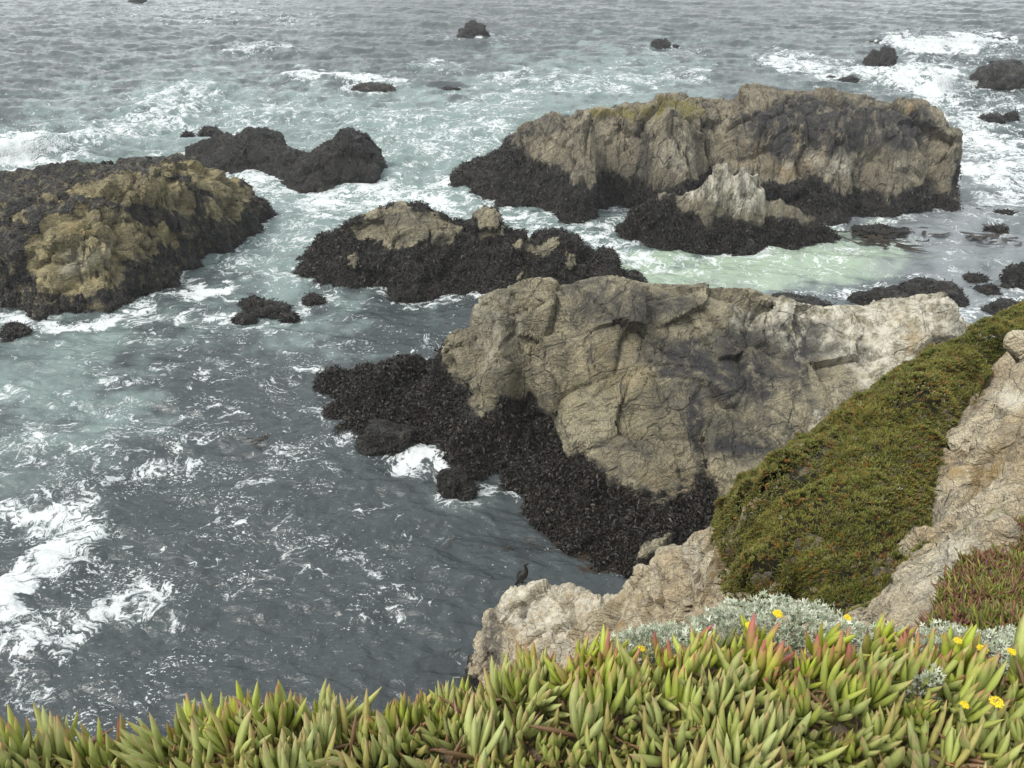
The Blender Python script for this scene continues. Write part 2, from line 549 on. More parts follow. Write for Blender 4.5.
def displacement(p, style, seed):
    w = np.stack([noise3(p * 0.35 + 11, seed), noise3(p * 0.35 + 47, seed), noise3(p * 0.35 + 83, seed)], 1)
    w2 = np.stack([noise3(p * 1.3 + 11, seed), noise3(p * 1.3 + 47, seed), noise3(p * 1.3 + 83, seed)], 1)

    def planes(q, amt, step, gap, sd):
        f1, e, r, v = worley(q, sd)
        k = (r * 1e6).astype(np.int64)
        g = np.stack([_h(k, k // 3, k // 7, c) - 0.5 for c in (1, 2, 3)], 1)
        return amt * (g * v).sum(1) + step * (r - .5) - gap * sstep(0.09, 0.0, e)
    if style == 'slab':
        R = np.array([[0.86, 0.0, 0.5], [-0.25, 0.87, 0.43], [-0.43, -0.5, 0.75]])
        d = planes((p + w * .6 + w2 * .08) @ R.T * np.array([.36, .48, .7]), 1.25, .30, .10, seed)
        q = p + w * .5 + w2 * .06
        r, c, g, _ = joints(q, [(.75, .15, .65), (-.55, .75, .35), (.35, .6, -.7)], (1.5, 2.2, 2.6), seed + 3, .05)
        d += .13 * r - .13 * c
        r, c, g, _ = joints(q + w2 * .06, [(.6, -.25, .75), (-.85, .4, .3), (.1, .9, -.45)], (.36, .85, .7), seed + 5, .032)
        d += .12 * r - .09 * c
        r, c, g, _ = joints(q + w2 * .05, [(.5, -.1, .85), (-.7, .7, .2), (.3, .8, -.5)], (.14, .42, .36), seed + 7, .018)
        d += .05 * r * (1 + 1.2 * noise3(p * .5, seed + 8)) - .035 * c
        d += 0.05 * fbm(p * 1.4, 5, seed + 9, .6)
    elif style == 'block':
        q = p + w * .7 + w2 * .12
        d = planes(q * np.array([.34, .34, .24]), 1.0, .35, .2, seed) - .1
        r, c, g, _ = joints(q, [(.95, .3, .12), (-.25, .95, .2), (.15, -.25, .95)], (1.6, 1.9, 2.6), seed + 3, .13)
        d += .30 * r - .30 * c
        r, c, g, _ = joints(q + w2 * .1, [(.8, .55, -.25), (-.5, .8, .3), (.35, .1, .9)], (.75, .85, 1.1), seed + 5, .07)
        d += .16 * r - .13 * c
        r, c, g, _ = joints(q + w2 * .07, [(.8, -.5, .25), (.3, .9, .1), (.1, .2, .95)], (.32, .36, .4), seed + 7, .03)
        d += .06 * r - .04 * c
        d += 0.07 * fbm(p * 1.3, 5, seed + 9, .6)
    elif style == 'lump':
        f1, e, r, v = worley((p + w * 0.9 + w2 * .1) * np.array([0.5, 0.5, 0.6]), seed)
        d = 0.3 * (r - 0.5) + 0.9 * (0.45 - f1) - 0.16 * sstep(0.12, 0.0, e)
        d += planes((p + w * .7) * .95, .7, .2, .12, seed + 3)
        f1, e, r, v = worley((p + w * 0.5) * 2.4, seed + 5)
        d += 0.14 * (0.45 - f1) + .06 * (r - .5) - .04 * sstep(.12, 0, e)
        r, c, g, _ = joints(p + w * .4 + w2 * .1, [(.6, -.25, .75), (-.85, .4, .3), (.1, .9, -.45)], (.5, .9, .9), seed + 6, .05)
        d += .08 * r - .08 * c
        d += 0.10 * fbm(p * 1.5, 5, seed + 9, .6)
    else:   # 'crag' close rock, finer
        R = np.array([[0.8, 0.3, 0.52], [-0.45, 0.86, 0.2], [-0.39, -0.4, 0.83]])
        d = planes((p + w * .4 + w2 * .1) @ R.T * np.array([.8, 1.1, 1.8]), .6, .12, .06, seed)
        q = p + w * .3 + w2 * .10
        r, c, g, _ = joints(q, [(.55, .35, .75), (-.75, .55, .35), (.4, .75, -.5)], (.34, .7, .8), seed + 3, .035)
        d += .11 * r - .06 * c
        r, c, g, _ = joints(q + w2 * .05, [(.5, .45, .75), (-.65, .6, .45), (.3, .8, -.5)], (.12, .26, .3), seed + 5, .014)
        d += .045 * r - .022 * c
        f1, e, r, v = worley(p * 6 + w2, seed + 6)
        d += .03 * (.45 - f1)
        d += 0.08 * fbm(p * 1.6, 6, seed + 9, .6)
    return d


def weed_bumps(p, seed):
    f1, e, r, v = worley(p * np.array([2.6, 2.6, 2.6]), seed)
    d = 0.16 * (0.5 - f1) + 0.10 * (r - 0.5)
    f1, e, r, v = worley(p * 6.5, seed + 4)
    return d + 0.07 * (0.5 - f1) + 0.26 * fbm(p * .8, 4, seed + 8)


def rock_attrs(P, tide, blobs, seed, bare=(), cover=.84):
    """tide: height of the weed line (number or list of (pixel x, height)); blobs: (attr, px, py, rx, ry, amount) in image pixels, set round the rock point seen there"""
    px, py, dep = to_px(P)
    nz = fbm(P * 0.6, 4, seed + 31)
    if isinstance(tide, (int, float)):
        tz = np.full(len(P), float(tide))
    else:
        t = np.array(tide)
        tz = np.interp(px + 26 * nz, t[:, 0], t[:, 1])
    A = {k: np.zeros(len(P)) for k in ('dark', 'moss', 'stain', 'pale', 'rust')}
    A['dark'] = sstep(0.55, -0.55, P[:, 2] - tz - 0.75 * nz)
    for k, bx, by, rx, ry, amt in blobs:
        near = np.where((np.abs(px - bx) < 5) & (np.abs(py - by) < 5))[0]
        if len(near) == 0: continue
        c = P[near[np.argmin(dep[near])]]
        d = P - c
        mx, my = rx * dep / FPX, ry * dep / FPX
        r = np.sqrt((d[:, 0] / mx) ** 2 + (d[:, 2] ** 2 + 0.35 * d[:, 1] ** 2) / my ** 2) + 0.5 * nz
        A[k] += amt * sstep(1.15, 0.65, r)
    if bare:                                              # outlines of the bare rock between the weed, image pixels projected through the camera
        q1, q2 = fbm(P * 0.9, 4, seed + 41) * 9, fbm(P * 0.9, 4, seed + 43) * 7
        m = np.zeros(len(P), bool)
        for poly in bare: m |= inpoly(px + q1, py + q2, poly)
        A['dark'] = np.where(m, np.minimum(A['dark'], .20), np.maximum(A['dark'], cover))
    for k in A: A[k] = np.clip(A[k], 0, 1)
    return A


def rock(name, ctrl, res, style, mat, tide, blobs=(), seed=1, amp=1.0, e=0.5, zmin=-0.6, clip=None, weed_amp=1.0, bare=(), cover=.84, label=None, cat='rock', group=None, surf=True):
    f = RBF(ctrl, e)
    x0, y0 = ctrl[:, :2].min(0)
    x1, y1 = ctrl[:, :2].max(0)
    if clip: x0, x1, y0, y1 = max(x0, clip[0]), min(x1, clip[1]), max(y0, clip[2]), min(y1, clip[3])
    nx, ny = int((x1 - x0) / res) + 2, int((y1 - y0) / res) + 2
    gx, gy = np.meshgrid(np.linspace(x0, x1, nx), np.linspace(y0, y1, ny))
    z = f(gx.ravel(), gy.ravel())
    Z = np.maximum(z, -2.0).reshape(ny, nx)
    dzy, dzx = np.gradient(Z, (y1 - y0) / (ny - 1), (x1 - x0) / (nx - 1))
    N = np.stack([-dzx.ravel(), -dzy.ravel(), np.ones(nx * ny)], 1)
    N /= np.linalg.norm(N, axis=1)[:, None]
    P = np.stack([gx.ravel(), gy.ravel(), Z.ravel()], 1)
    live = P[:, 2] > zmin - 0.9
    D = np.zeros(len(P))
    At = {k: np.zeros(len(P)) for k in ('dark', 'moss', 'stain', 'pale', 'rust')}
    idx = np.where(live)[0]
    for s in range(0, len(idx), 60000):
        ii = idx[s:s + 60000]
        a = displacement(P[ii], style, seed) * amp
        D[ii] = a
    Q = P + N * D[:, None]
    A = rock_attrs(Q[idx], tide, blobs, seed, bare, cover)
    for k in A: At[k][idx] = A[k]
    wb = np.zeros(len(P))
    for s in range(0, len(idx), 60000):
        ii = idx[s:s + 60000]
        wb[ii] = weed_bumps(P[ii], seed + 60)
    dk = sstep(0.35, 0.75, At['dark'])
    Q = Q + N * ((wb * weed_amp - 0.45 * D) * dk)[:, None]
    q = np.arange(nx * ny).reshape(ny, nx)
    F = np.stack([q[:-1, :-1], q[:-1, 1:], q[1:, 1:], q[1:, :-1]], -1).reshape(-1, 4)
    F = F[(Q[F][:, :, 2].max(1) > zmin)]
    use = np.unique(F)
    rm = np.full(nx * ny, -1)
    rm[use] = np.arange(len(use))
    V = Q[use]
    c = V[:, :2].mean(0)
    o = make_obj(name, V, rm[F], mat, (c[0], c[1], max(V[:, 2].min(), 0.0)), attrs={k: v[use] for k, v in At.items()}, sharp=32)
    tag(o, label, cat, group)
    if surf: ROCK_RBF.append((f, (x0, x1, y0, y1)))
    return o, V, rm[F], N[use], At['dark'][use]


def weed_blades(parent, V, N, dark, count, seed, size=0.12, name='seaweed', cols=None, zmax=None):
    """a shaggy coat of short wet fronds on the tidal part of a rock"""
    rg = np.random.default_rng(seed)
    ok = np.where((dark > 0.52 + 0.4 * rg.random(len(dark))) & (V[:, 2] > -0.15) & ((V[:, 2] < zmax) if zmax else True))[0]
    if len(ok) == 0: return
    k = rg.choice(ok, count)
    p = V[k] + rg.normal(0, 0.04, (count, 3))
    n = N[k]
    t = n * 0.5 + rg.normal(0, 0.6, (count, 3)) + np.array([0, 0, -0.25])
    t /= np.linalg.norm(t, axis=1)[:, None]
    s = np.cross(t, rg.normal(0, 1, (count, 3)))
    s /= np.linalg.norm(s, axis=1)[:, None]
    L = size * rg.uniform(0.5, 1.5, count)[:, None]
    W = L * rg.uniform(0.16, 0.32, count)[:, None]
    m = p + t * L * 0.55 + n * L * 0.12
    tip = p + t * L + np.array([0, 0, -1]) * L * 0.25
    Vv = np.stack([p - s * W * 0.4, p + s * W * 0.4, m + s * W * 0.6, m - s * W * 0.6, tip + s * W * 0.2, tip - s * W * 0.2], 1).reshape(-1, 3)
    b = np.arange(count)[:, None] * 6
    F = np.concatenate([b + np.array([0, 1, 2, 3]), b + np.array([3, 2, 4, 5])])
    pal = np.array(cols or [(0.013, 0.012, 0.011), (0.024, 0.021, 0.017), (0.040, 0.026, 0.021), (0.022, 0.022, 0.016), (0.085, 0.078, 0.066), (0.042, 0.041, 0.034)])
    cc = pal[rg.choice(len(pal), count, p=None if cols else [0.28, 0.28, 0.19, 0.13, 0.02, 0.10])] * rg.uniform(0.42, 1.1, (count, 1)) * np.array([1.06, 1.0, .9])
    o = make_obj(name, Vv, F, MAT['weed'], tuple(parent.location), parent, {'col': np.repeat(cc, 6, 0)})
    o['kind'] = 'stuff'
    return o


# --- far long rock with buff cliffs
C5 = controls(
    base=[(452, 187), (470, 199), (500, 205), (540, 208), (600, 210), (650, 212), (720, 214), (790, 216), (850, 219), (900, 218), (935, 212), (952, 202)],
    crest=[(456, 178, 54), (480, 165, 54), (500, 149, 53.6), (518, 127, 53), (545, 119, 53), (580, 111, 53), (610, 107, 53), (640, 100, 53.3), (680, 93, 53.5), (715, 96, 53.5),
           (748, 96, 53.5), (756, 87, 53), (800, 87, 53), (840, 92, 53), (880, 99, 52.5), (912, 101, 52), (938, 112, 51), (953, 132, 50), (958, 152, 49.2, 3), (958, 175, 48.6, 2.5)],
    face=[(520, 165, 2.3), (600, 150, 4.0), (560, 135, 4.2), (660, 150, 3.9), (700, 165, 3.0), (760, 150, 3.8), (850, 165, 3.2), (850, 135, 4.9), (900, 150, 3.9), (930, 165, 2.9), (700, 120, 5.2), (800, 110, 5.7), (800, 135, 4.6),
          (600, 185, 1.4), (700, 190, 1.3), (850, 190, 1.5), (930, 190, 1.2)],
    back=6.5, ring=1.8)
o5, V5, F5, N5, D5 = rock('sea_rock', C5, 0.095, 'block', MAT['rock_far'],
    [(450, 3.2), (520, 3.0), (560, 2.2), (640, 1.9), (740, 2.1), (800, 2.0), (860, 1.7), (900, 1.5), (935, 1.7), (950, 3.0), (960, 3.4)],
    blobs=[('moss', 662, 104, 36, 16, 1.0), ('moss', 600, 112, 40, 5, .9), ('stain', 820, 115, 90, 30, 1.0), ('stain', 900, 122, 55, 24, 1.0), ('stain', 770, 130, 40, 26, .7),
           ('stain', 640, 150, 6, 34, .7), ('pale', 850, 165, 60, 14, .5), ('pale', 690, 160, 25, 22, .35), ('rust', 780, 150, 45, 30, .5), ('rust', 915, 110, 10, 10, .8),
           ('dark', 512, 140, 16, 16, .5), ('stain', 545, 120, 30, 10, .45)],
    seed=5, e=0.5, label='largest far sea rock, long buff cliff with black foot and green lichen on top')
weed_blades(o5, V5, N5, D5, 26000, 51, 0.17)

# --- rock with the pale pinnacle in front of it
C6 = controls(
    base=[(617, 233), (640, 244), (670, 251), (710, 254), (760, 252), (800, 246), (830, 240), (838, 236)],
    crest=[(620, 228, 43.6, 2), (648, 204, 43.4, 2), (664, 194, 43.2, 2), (690, 190, 43.1, 2), (704, 184, 43, 2), (714, 167, 43, 2), (728, 163, 43, 2), (745, 163, 43, 2), (757, 171, 43, 2), (764, 194, 43, 2),
           (782, 203, 43, 2), (800, 210, 43, 2), (815, 222, 43, 2), (832, 234, 42.8, 1.5)],
    face=[(700, 200, 1.95), (722, 205, 2.2), (750, 205, 2.2), (735, 190, 3.0), (660, 222, 1.3), (720, 228, 1.2), (780, 225, 1.1), (805, 232, .7), (690, 240, .5), (760, 242, .4)],
    back=2.0, ring=1.4)
o6, V6, F6, N6, D6 = rock('sea_rock', C6, 0.07, 'block', MAT['rock_far'], [(615, 3.2), (668, 3), (676, 2.2), (690, 1.75), (700, 1.55), (765, 1.5), (778, 1.6), (800, 1.55), (812, 2.6), (840, 3)],
    blobs=[('pale', 735, 185, 40, 30, .9), ('pale', 690, 195, 22, 8, .7), ('stain', 742, 190, 4, 22, .6)], seed=26, amp=0.55, e=0.25,
    label='sea rock with pale upright pinnacle on black weedy foot, before the largest far rock')
weed_blades(o6, V6, N6, D6, 16000, 61, 0.15)

# --- middle dark rock with buff crags
C4 = controls(
    base=[(299, 279), (318, 287), (350, 292), (390, 296), (430, 299), (480, 299), (540, 297), (590, 290), (625, 281)],
    crest=[(304, 268, 38, 2.5), (322, 247, 38), (350, 228, 38), (372, 214, 38), (396, 206, 38), (415, 207, 38), (430, 214, 38), (446, 223, 37.8), (470, 227, 37.6), (477, 214, 37.5, 2.5), (488, 211, 37.5, 2.5),
           (498, 213, 37.5, 2.5), (503, 234, 37.4), (515, 243, 37.4), (540, 238, 37.4), (562, 238, 37.4), (574, 246, 37.2), (600, 259, 37, 2.5), (618, 266, 36.8, 2), (629, 275, 36.6, 1.5)],
    face=[(350, 260, 1.5), (400, 235, 2.7), (400, 260, 1.6), (440, 250, 2.0), (480, 250, 2.0), (520, 262, 1.4), (560, 262, 1.4), (380, 280, .5), (460, 282, .5), (540, 282, .5), (590, 275, .6)],
    back=3.6, ring=1.6)
o4, V4, F4, N4, D4 = rock('sea_rock', C4, 0.065, 'slab', MAT['rock_buff'],
    0.3,
    blobs=[('stain', 400, 215, 30, 8, .5), ('dark', 395, 250, 8, 20, .3), ('dark', 447, 235, 20, 18, -.35), ('dark', 490, 240, 12, 16, -.4), ('dark', 535, 250, 26, 8, -.4), ('dark', 570, 262, 8, 12, -.4), ('dark', 522, 273, 9, 8, -.5)],
    seed=43, amp=0.75, e=0.35, bare=[[(352, 226), (372, 210), (400, 202), (430, 210), (446, 222), (444, 232), (430, 232), (412, 245), (390, 247), (380, 240), (358, 240)], [(474, 209), (502, 209), (503, 236), (494, 242), (478, 242), (476, 230)], [(434, 228), (462, 226), (456, 243), (433, 245)], [(514, 242), (562, 234), (564, 244), (548, 253), (520, 251)], [(563, 250), (572, 248), (576, 266), (566, 266)], [(515, 268), (529, 268), (528, 279), (516, 279)], [(345, 255), (358, 254), (356, 264), (346, 264)]], label='middle sea rock, mostly black weed with buff crags along its jagged top')
weed_blades(o4, V4, N4, D4, 26000, 41, 0.14)

# --- big rock at the left edge
C1 = controls(
    base=[(-60, 290), (-20, 303), (10, 311), (35, 319), (80, 316), (120, 306), (150, 293), (185, 272), (215, 257), (248, 238), (272, 220)],
    crest=[(-90, 186, 46), (-40, 181, 46), (0, 175, 46), (40, 169, 46), (80, 164, 46), (120, 161, 46), (155, 160, 46), (190, 160, 46.5), (215, 166, 47, 3), (240, 181, 47.2, 3), (258, 197, 47.2, 2.5), (272, 211, 47, 2)],
    face=[(0, 220, 3.6), (0, 260, 2.3), (0, 290, 1.0), (-50, 220, 3.5), (-50, 265, 1.6), (50, 205, 3.7), (70, 225, 3.6), (100, 225, 3.55), (50, 245, 3.0), (85, 245, 3.0), (60, 275, 1.7), (90, 275, 1.6), (30, 290, 1.0),
          (130, 205, 4.0), (165, 195, 4.1), (170, 220, 2.8), (140, 235, 2.6), (120, 265, 1.7), (150, 260, 1.4), (200, 190, 3.6), (215, 205, 2.6), (200, 230, 1.5), (235, 205, 2.0), (245, 220, 1.1), (180, 180, 4.1), (100, 190, 4.0), (40, 185, 3.7), (0, 195, 3.55)],
    back=5.0, ring=2.0)
o1, V1, F1, N1, D1 = rock('sea_rock', C1, 0.08, 'lump', MAT['rock_ochre'],
    0.4,
    blobs=[('moss', 60, 222, 45, 7, .3), ('moss', 205, 170, 22, 6, .5), ('rust', 85, 225, 40, 10, .5), ('pale', 75, 262, 30, 16, .35)],
    bare=[[(30, 243), (42, 222), (62, 214), (112, 208), (146, 222), (152, 252), (128, 262), (118, 284), (88, 297), (58, 291), (36, 287), (27, 268)], [(58, 194), (80, 186), (105, 178), (150, 173), (178, 178), (196, 200), (192, 214), (178, 216), (170, 206), (148, 208), (120, 202), (92, 200)], [(150, 166), (185, 162), (222, 168), (252, 190), (246, 204), (226, 200), (206, 190), (180, 174)], [(214, 196), (236, 204), (246, 214), (236, 224), (216, 218), (206, 206)], [(150, 226), (172, 222), (178, 240), (160, 246)], [(8, 214), (26, 210), (30, 222), (12, 226)], [(38, 196), (58, 198), (60, 203), (40, 203)]],
    seed=12, amp=0.9, e=0.45, cover=.66, label='big sea rock at the left edge with bulging ochre flank and flat black top')
weed_blades(o1, V1, N1, D1, 24000, 11, 0.13, zmax=2.6)

# --- two black rocks behind it
CA = controls(base=[(190, 160), (215, 170), (250, 172), (290, 176), (310, 170)],
              crest=[(193, 146, 61, 2.5), (212, 137, 61, 2.5), (240, 133, 61, 2.5), (262, 130, 61, 2.5), (280, 137, 61, 2.5), (288, 148, 60.5, 2), (305, 150, 60, 2), (318, 156, 60, 1.5)],
              face=[(230, 155, 1.0), (270, 155, 1.0), (255, 142, 1.6)], ring=1.4)
oA, VA, FA, NA, DA = rock('sea_rock', CA, 0.10, 'lump', MAT['rock_buff'], 9, seed=71, amp=1.0, e=0.35, label='long low black sea rock beyond the ochre rock, left of its humped neighbour')
weed_blades(oA, VA, NA, DA, 4000, 72, 0.11)
CB = controls(base=[(284, 181), (305, 186), (335, 187), (362, 183), (389, 177)],
              crest=[(286, 174, 57, 1.6), (300, 161, 57, 2), (318, 146, 57, 2.4), (338, 134, 57, 2.6), (352, 130, 57, 2.6), (368, 133, 57, 2.4), (377, 145, 57, 2), (384, 163, 56.6, 1.6), (389, 172, 56.4, 1.2)],
              face=[(330, 165, 1.3), (355, 155, 1.9), (365, 170, .9)], ring=1.4)
oB, VB, FB, NB, DB = rock('sea_rock', CB, 0.09, 'lump', MAT['rock_buff'], 9, seed=77, amp=1.0, e=0.35, label='humped black sea rock standing in foam at the right end of the long low one')
weed_blades(oB, VB, NB, DB, 4000, 78, 0.11)

# --- the big headland rock below the viewpoint
C7 = controls(
    base=[(322, 392), (326, 415), (340, 432), (368, 440), (395, 436), (415, 446), (440, 462), (466, 474), (492, 476), (516, 490), (532, 516), (556, 540), (592, 566), (640, 590), (700, 600)],
    crest=[(330, 382, 26.6, 1.5), (365, 372, 26.5, 1.6), (405, 360, 26.2, 1.8), (440, 352, 25.8, 2), (447, 342, 25.4, 2.5), (470, 325, 24.8, 3), (488, 310, 24.6, 3.5), (507, 297, 24.5), (550, 288, 24.5), (590, 283, 24.7), (620, 282, 25), (660, 284, 25.2), (700, 290, 25.4), (740, 297, 25.3),
           (780, 304, 25.1), (810, 306, 24.9), (845, 304, 24.6), (872, 303, 24.6), (905, 300, 24.6), (938, 294, 24.6), (955, 303, 24.3, 3), (964, 318, 24, 2.5), (968, 335, 23.5, 2)],
    face=[(400, 400, .55), (360, 400, .5), (450, 430, .7), (480, 455, .5), (430, 380, 1.0), (455, 372, 1.9), (500, 345, 4.0), (480, 365, 2.6), (520, 395, 2.0), (560, 345, 4.2), (545, 410, 1.75), (600, 330, 4.6), (600, 395, 2.9), (560, 380, 2.8),
          (560, 440, 1.4), (590, 440, 1.9), (700, 400, 3.1), (650, 380, 3.3), (620, 420, 2.4), (660, 450, 2.0), (700, 340, 4.1), (640, 335, 4.5), (760, 340, 3.7), (800, 360, 3.4), (820, 420, 2.7), (760, 400, 2.8), (860, 345, 3.9), (900, 340, 4.3), (880, 380, 3.4), (940, 340, 4.5),
          (720, 450, 2.0), (760, 470, 2.0), (640, 490, 1.1), (700, 490, 1.3), (600, 490, .8), (560, 480, .6), (620, 540, .3), (700, 540, .5), (530, 450, .8), (800, 470, 1.9)],
    extra=[(5.5, 16.0, 1.0), (9, 16.5, 2.0), (13, 17.5, 2.4), (16, 20, 2.5), (17.5, 24, 0.0)],
    back=4.2, ring=1.6, lip=0.6)
o7, V7, F7, N7, D7 = rock('headland_rock', C7, 0.055, 'slab', MAT['rock_buff'],
    [(315, 5), (432, 3.2), (446, 1.9), (470, 1.75), (500, 1.9), (545, 1.75), (570, 1.3), (600, 1.25), (620, .9), (660, 1.1), (680, 1.3), (760, 1.35), (1024, 1.0)],
    blobs=[('stain', 650, 300, 110, 22, .75), ('stain', 760, 355, 100, 34, .8), ('stain', 730, 400, 70, 50, .6), ('stain', 800, 370, 8, 60, .6), ('stain', 690, 345, 60, 14, .7), ('stain', 760, 440, 50, 8, .7), ('stain', 700, 430, 10, 40, .6), ('stain', 620, 440, 40, 6, .4), ('pale', 820, 410, 40, 16, .8), ('pale', 890, 330, 120, 50, .95), ('pale', 800, 318, 80, 18, .8), ('pale', 490, 330, 30, 40, .3),
           ('rust', 620, 360, 40, 30, .25), ('rust', 905, 335, 22, 24, .7), ('rust', 690, 470, 50, 20, .25), ('dark', 600, 420, 26, 7, .25), ('dark', 575, 450, 8, 24, .3), ('moss', 620, 400, 60, 30, .15)],
    seed=33, amp=0.75, e=0.35, label='broad jointed buff rock below the viewpoint with a wide black apron of seaweed')
weed_blades(o7, V7, N7, D7, 90000, 71, 0.13)


# ------------------------------------------------------------------ small boulders
def ico(sub):
    import bmesh
    bm = bmesh.new()
    bmesh.ops.create_icosphere(bm, subdivisions=sub, radius=1.0)
    V = np.array([v.co[:] for v in bm.verts])
    F = np.array([[v.index for v in f.verts] for f in bm.faces])
    bm.free()
    return V, F


ICO = {k: ico(k) for k in (4, 5)}


def boulder(px, py, w, h, seed, label, group=None, weed=True, mat='rock_buff', dark=1.0, name='boulder', depth=0.8, sub=4, rough=1.0):
    """px: centre, py: its waterline in the photo; w, h: apparent size"""
    c = PZ(px, py, 0.0)
    _, _, dep = to_px(c[None])
    s = dep[0] / FPX
    W = w * s / 2
    e = math.atan2(H, c[1])
    Hh = h * s / math.cos(e) * 0.8
    V, F = ICO[sub]
    D = np.array([W, W * depth, Hh])
    c = c + np.array([0, W * depth * 0.75, 0])
    N = V.copy()
    q = V * np.array([1, 1, 0.8]) * 1.5 + seed * 7.3
    f1, ed, r, v = worley(q, seed)
    d = 0.22 * (r - 0.5) + 0.35 * (0.45 - f1) + 0.28 * fbm(V * 1.3 + seed * 3.1, 4, seed)
    f1, ed, r, v = worley(q * 2.7, seed + 2)
    d += 0.08 * (r - 0.5) + 0.12 * (0.45 - f1)
    P = V * (1 + rough * d)[:, None]
    P[:, 2] = np.where(P[:, 2] < 0, P[:, 2] * 0.5, P[:, 2])
    P = P * D + c
    A = {k: np.zeros(len(P)) for k in ('dark', 'moss', 'stain', 'pale', 'rust')}
    A['dark'] = np.full(len(P), dark)
    o = make_obj(name, P, F, MAT[mat], tuple(c), attrs=A)
    tag(o, label, 'rock', group)
    if weed:
        weed_blades(o, P, N, A['dark'], 900, seed + 500, max(0.08, min(0.16, 2.4 * s)))
    ROCK_SMALL.append((c[0], c[1], W))
    return o


ROCK_SMALL = []
boulder(187, 139, 12, 7, 1, 'tiny black rock left of the long low black rock, smaller of a pair')
boulder(208, 137, 23, 10, 2, 'small flat black rock behind the long low black rock, larger of a pair')
boulder(473, 39, 32, 15, 3, 'lone rounded dark rock far out in open water, upper middle', sub=5)
boulder(660, 49, 18, 11, 4, 'small lone dark rock far out, with a tiny stone at its right')
boulder(676, 47, 9, 3, 5, 'tiny flat stone touching the right side of a small far rock', weed=False)
boulder(136, 3, 18, 6, 6, 'dark rock cut by the top edge of the photo, far left')
boulder(883, 68, 30, 20, 7, 'tall dark stump rock in foam beyond the largest far rock', sub=5)
boulder(890, 70, 20, 6, 8, 'low dark stone at the foot of the tall stump rock')
boulder(879, 45, 17, 5, 9, 'low dark rock farther out behind the tall stump rock', weed=False)
boulder(850, 82, 18, 5, 10, 'flat wet rock just behind the top of the largest far rock')
boulder(833, 79, 14, 3, 11, 'flat sliver of rock left of the flat wet rock behind the largest rock', weed=False)
boulder(1003, 43, 34, 5, 12, 'long flat dark reef awash far out by the right edge', depth=.6)
boulder(1010, 66, 36, 5, 13, 'thin flat reef just behind the dark rock at the right edge', depth=.5)
boulder(1018, 90, 66, 25, 14, 'dark rock cut by the right edge, upper of the big ones there', sub=5, dark=.75)
boulder(947, 74, 14, 5, 15, 'small black stone inside the breaking foam right of the stump rock', weed=False)
boulder(993, 123, 24, 8, 16, 'low black rock, left of a touching pair near the right edge')
boulder(1012, 122, 15, 11, 17, 'rounded black rock, right of a touching pair near the right edge')
boulder(372, 92, 46, 9, 18, 'flat brown rock awash below a breaking wave', depth=.5, rough=.6, dark=.7)
boulder(448, 91, 22, 5, 19, 'tiny flat rock awash right of the flat brown one', depth=.5, weed=False)
boulder(12, 340, 30, 15, 20, 'low red brown weedy rock by the left edge below the ochre rock', sub=5)
boulder(252, 312, 30, 14, 21, 'largest of the black rocks clustered in the channel', 'black stones clustered in the channel', sub=5)
boulder(266, 315, 36, 10, 22, 'flat black rock in front of the channel cluster', 'black stones clustered in the channel')
boulder(243, 325, 24, 8, 23, 'lowest left black stone of the channel cluster', 'black stones clustered in the channel')
boulder(288, 320, 16, 7, 24, 'small black stone at the right of the channel cluster', 'black stones clustered in the channel')
boulder(313, 304, 20, 8, 25, 'single small black rock in front of the left end of the middle rock')
boulder(300, 264, 10, 8, 26, 'tiny black stone touching the left tip of the middle rock', weed=False)
boulder(405, 300, 34, 10, 27, 'low black rock at the front foot of the middle rock')
boulder(455, 500, 40, 26, 28, 'rounded black rock wrapped in white foam beside the seaweed apron', sub=5, rough=.8)
boulder(385, 452, 60, 18, 29, 'low red brown weedy rock off the front of the seaweed apron', sub=5)
boulder(545, 275, 22, 10, 30, 'small black rock at the right end of the middle rock')
boulder(925, 309, 100, 24, 31, 'long black ledge behind the pale end of the headland rock', sub=5, depth=.45)
boulder(880, 306, 60, 10, 32, 'low black shelf left of the long black ledge', depth=.5)
boulder(795, 309, 70, 8, 33, 'thin strip of black rock showing behind the headland crest', depth=.5)
boulder(978, 284, 22, 9, 34, 'small round black stone in grey shallows right of the ledge')
boulder(990, 295, 22, 8, 35, 'flat black stone just below the small round one in the shallows')
boulder(1006, 289, 10, 5, 36, 'tiny black stone right of the two stones in the shallows', weed=False)
boulder(1024, 288, 36, 24, 37, 'black rock cut by the right edge, beside the grey shallows', sub=5)
boulder(1016, 318, 44, 14, 38, 'black rock by the right edge just above the green slope')
boulder(998, 233, 24, 7, 39, 'flat weedy olive rock right of the largest far rock', depth=.5)
boulder(1006, 216, 22, 5, 40, 'thin dark flat rock above the olive one in the right shallows', depth=.5)
boulder(980, 213, 12, 4, 41, 'small dark stone left of the thin flat rock in the right shallows', weed=False)
boulder(886, 236, 52, 6, 42, 'flat reef awash at the foot of the largest far rock', depth=.6, dark=.9)

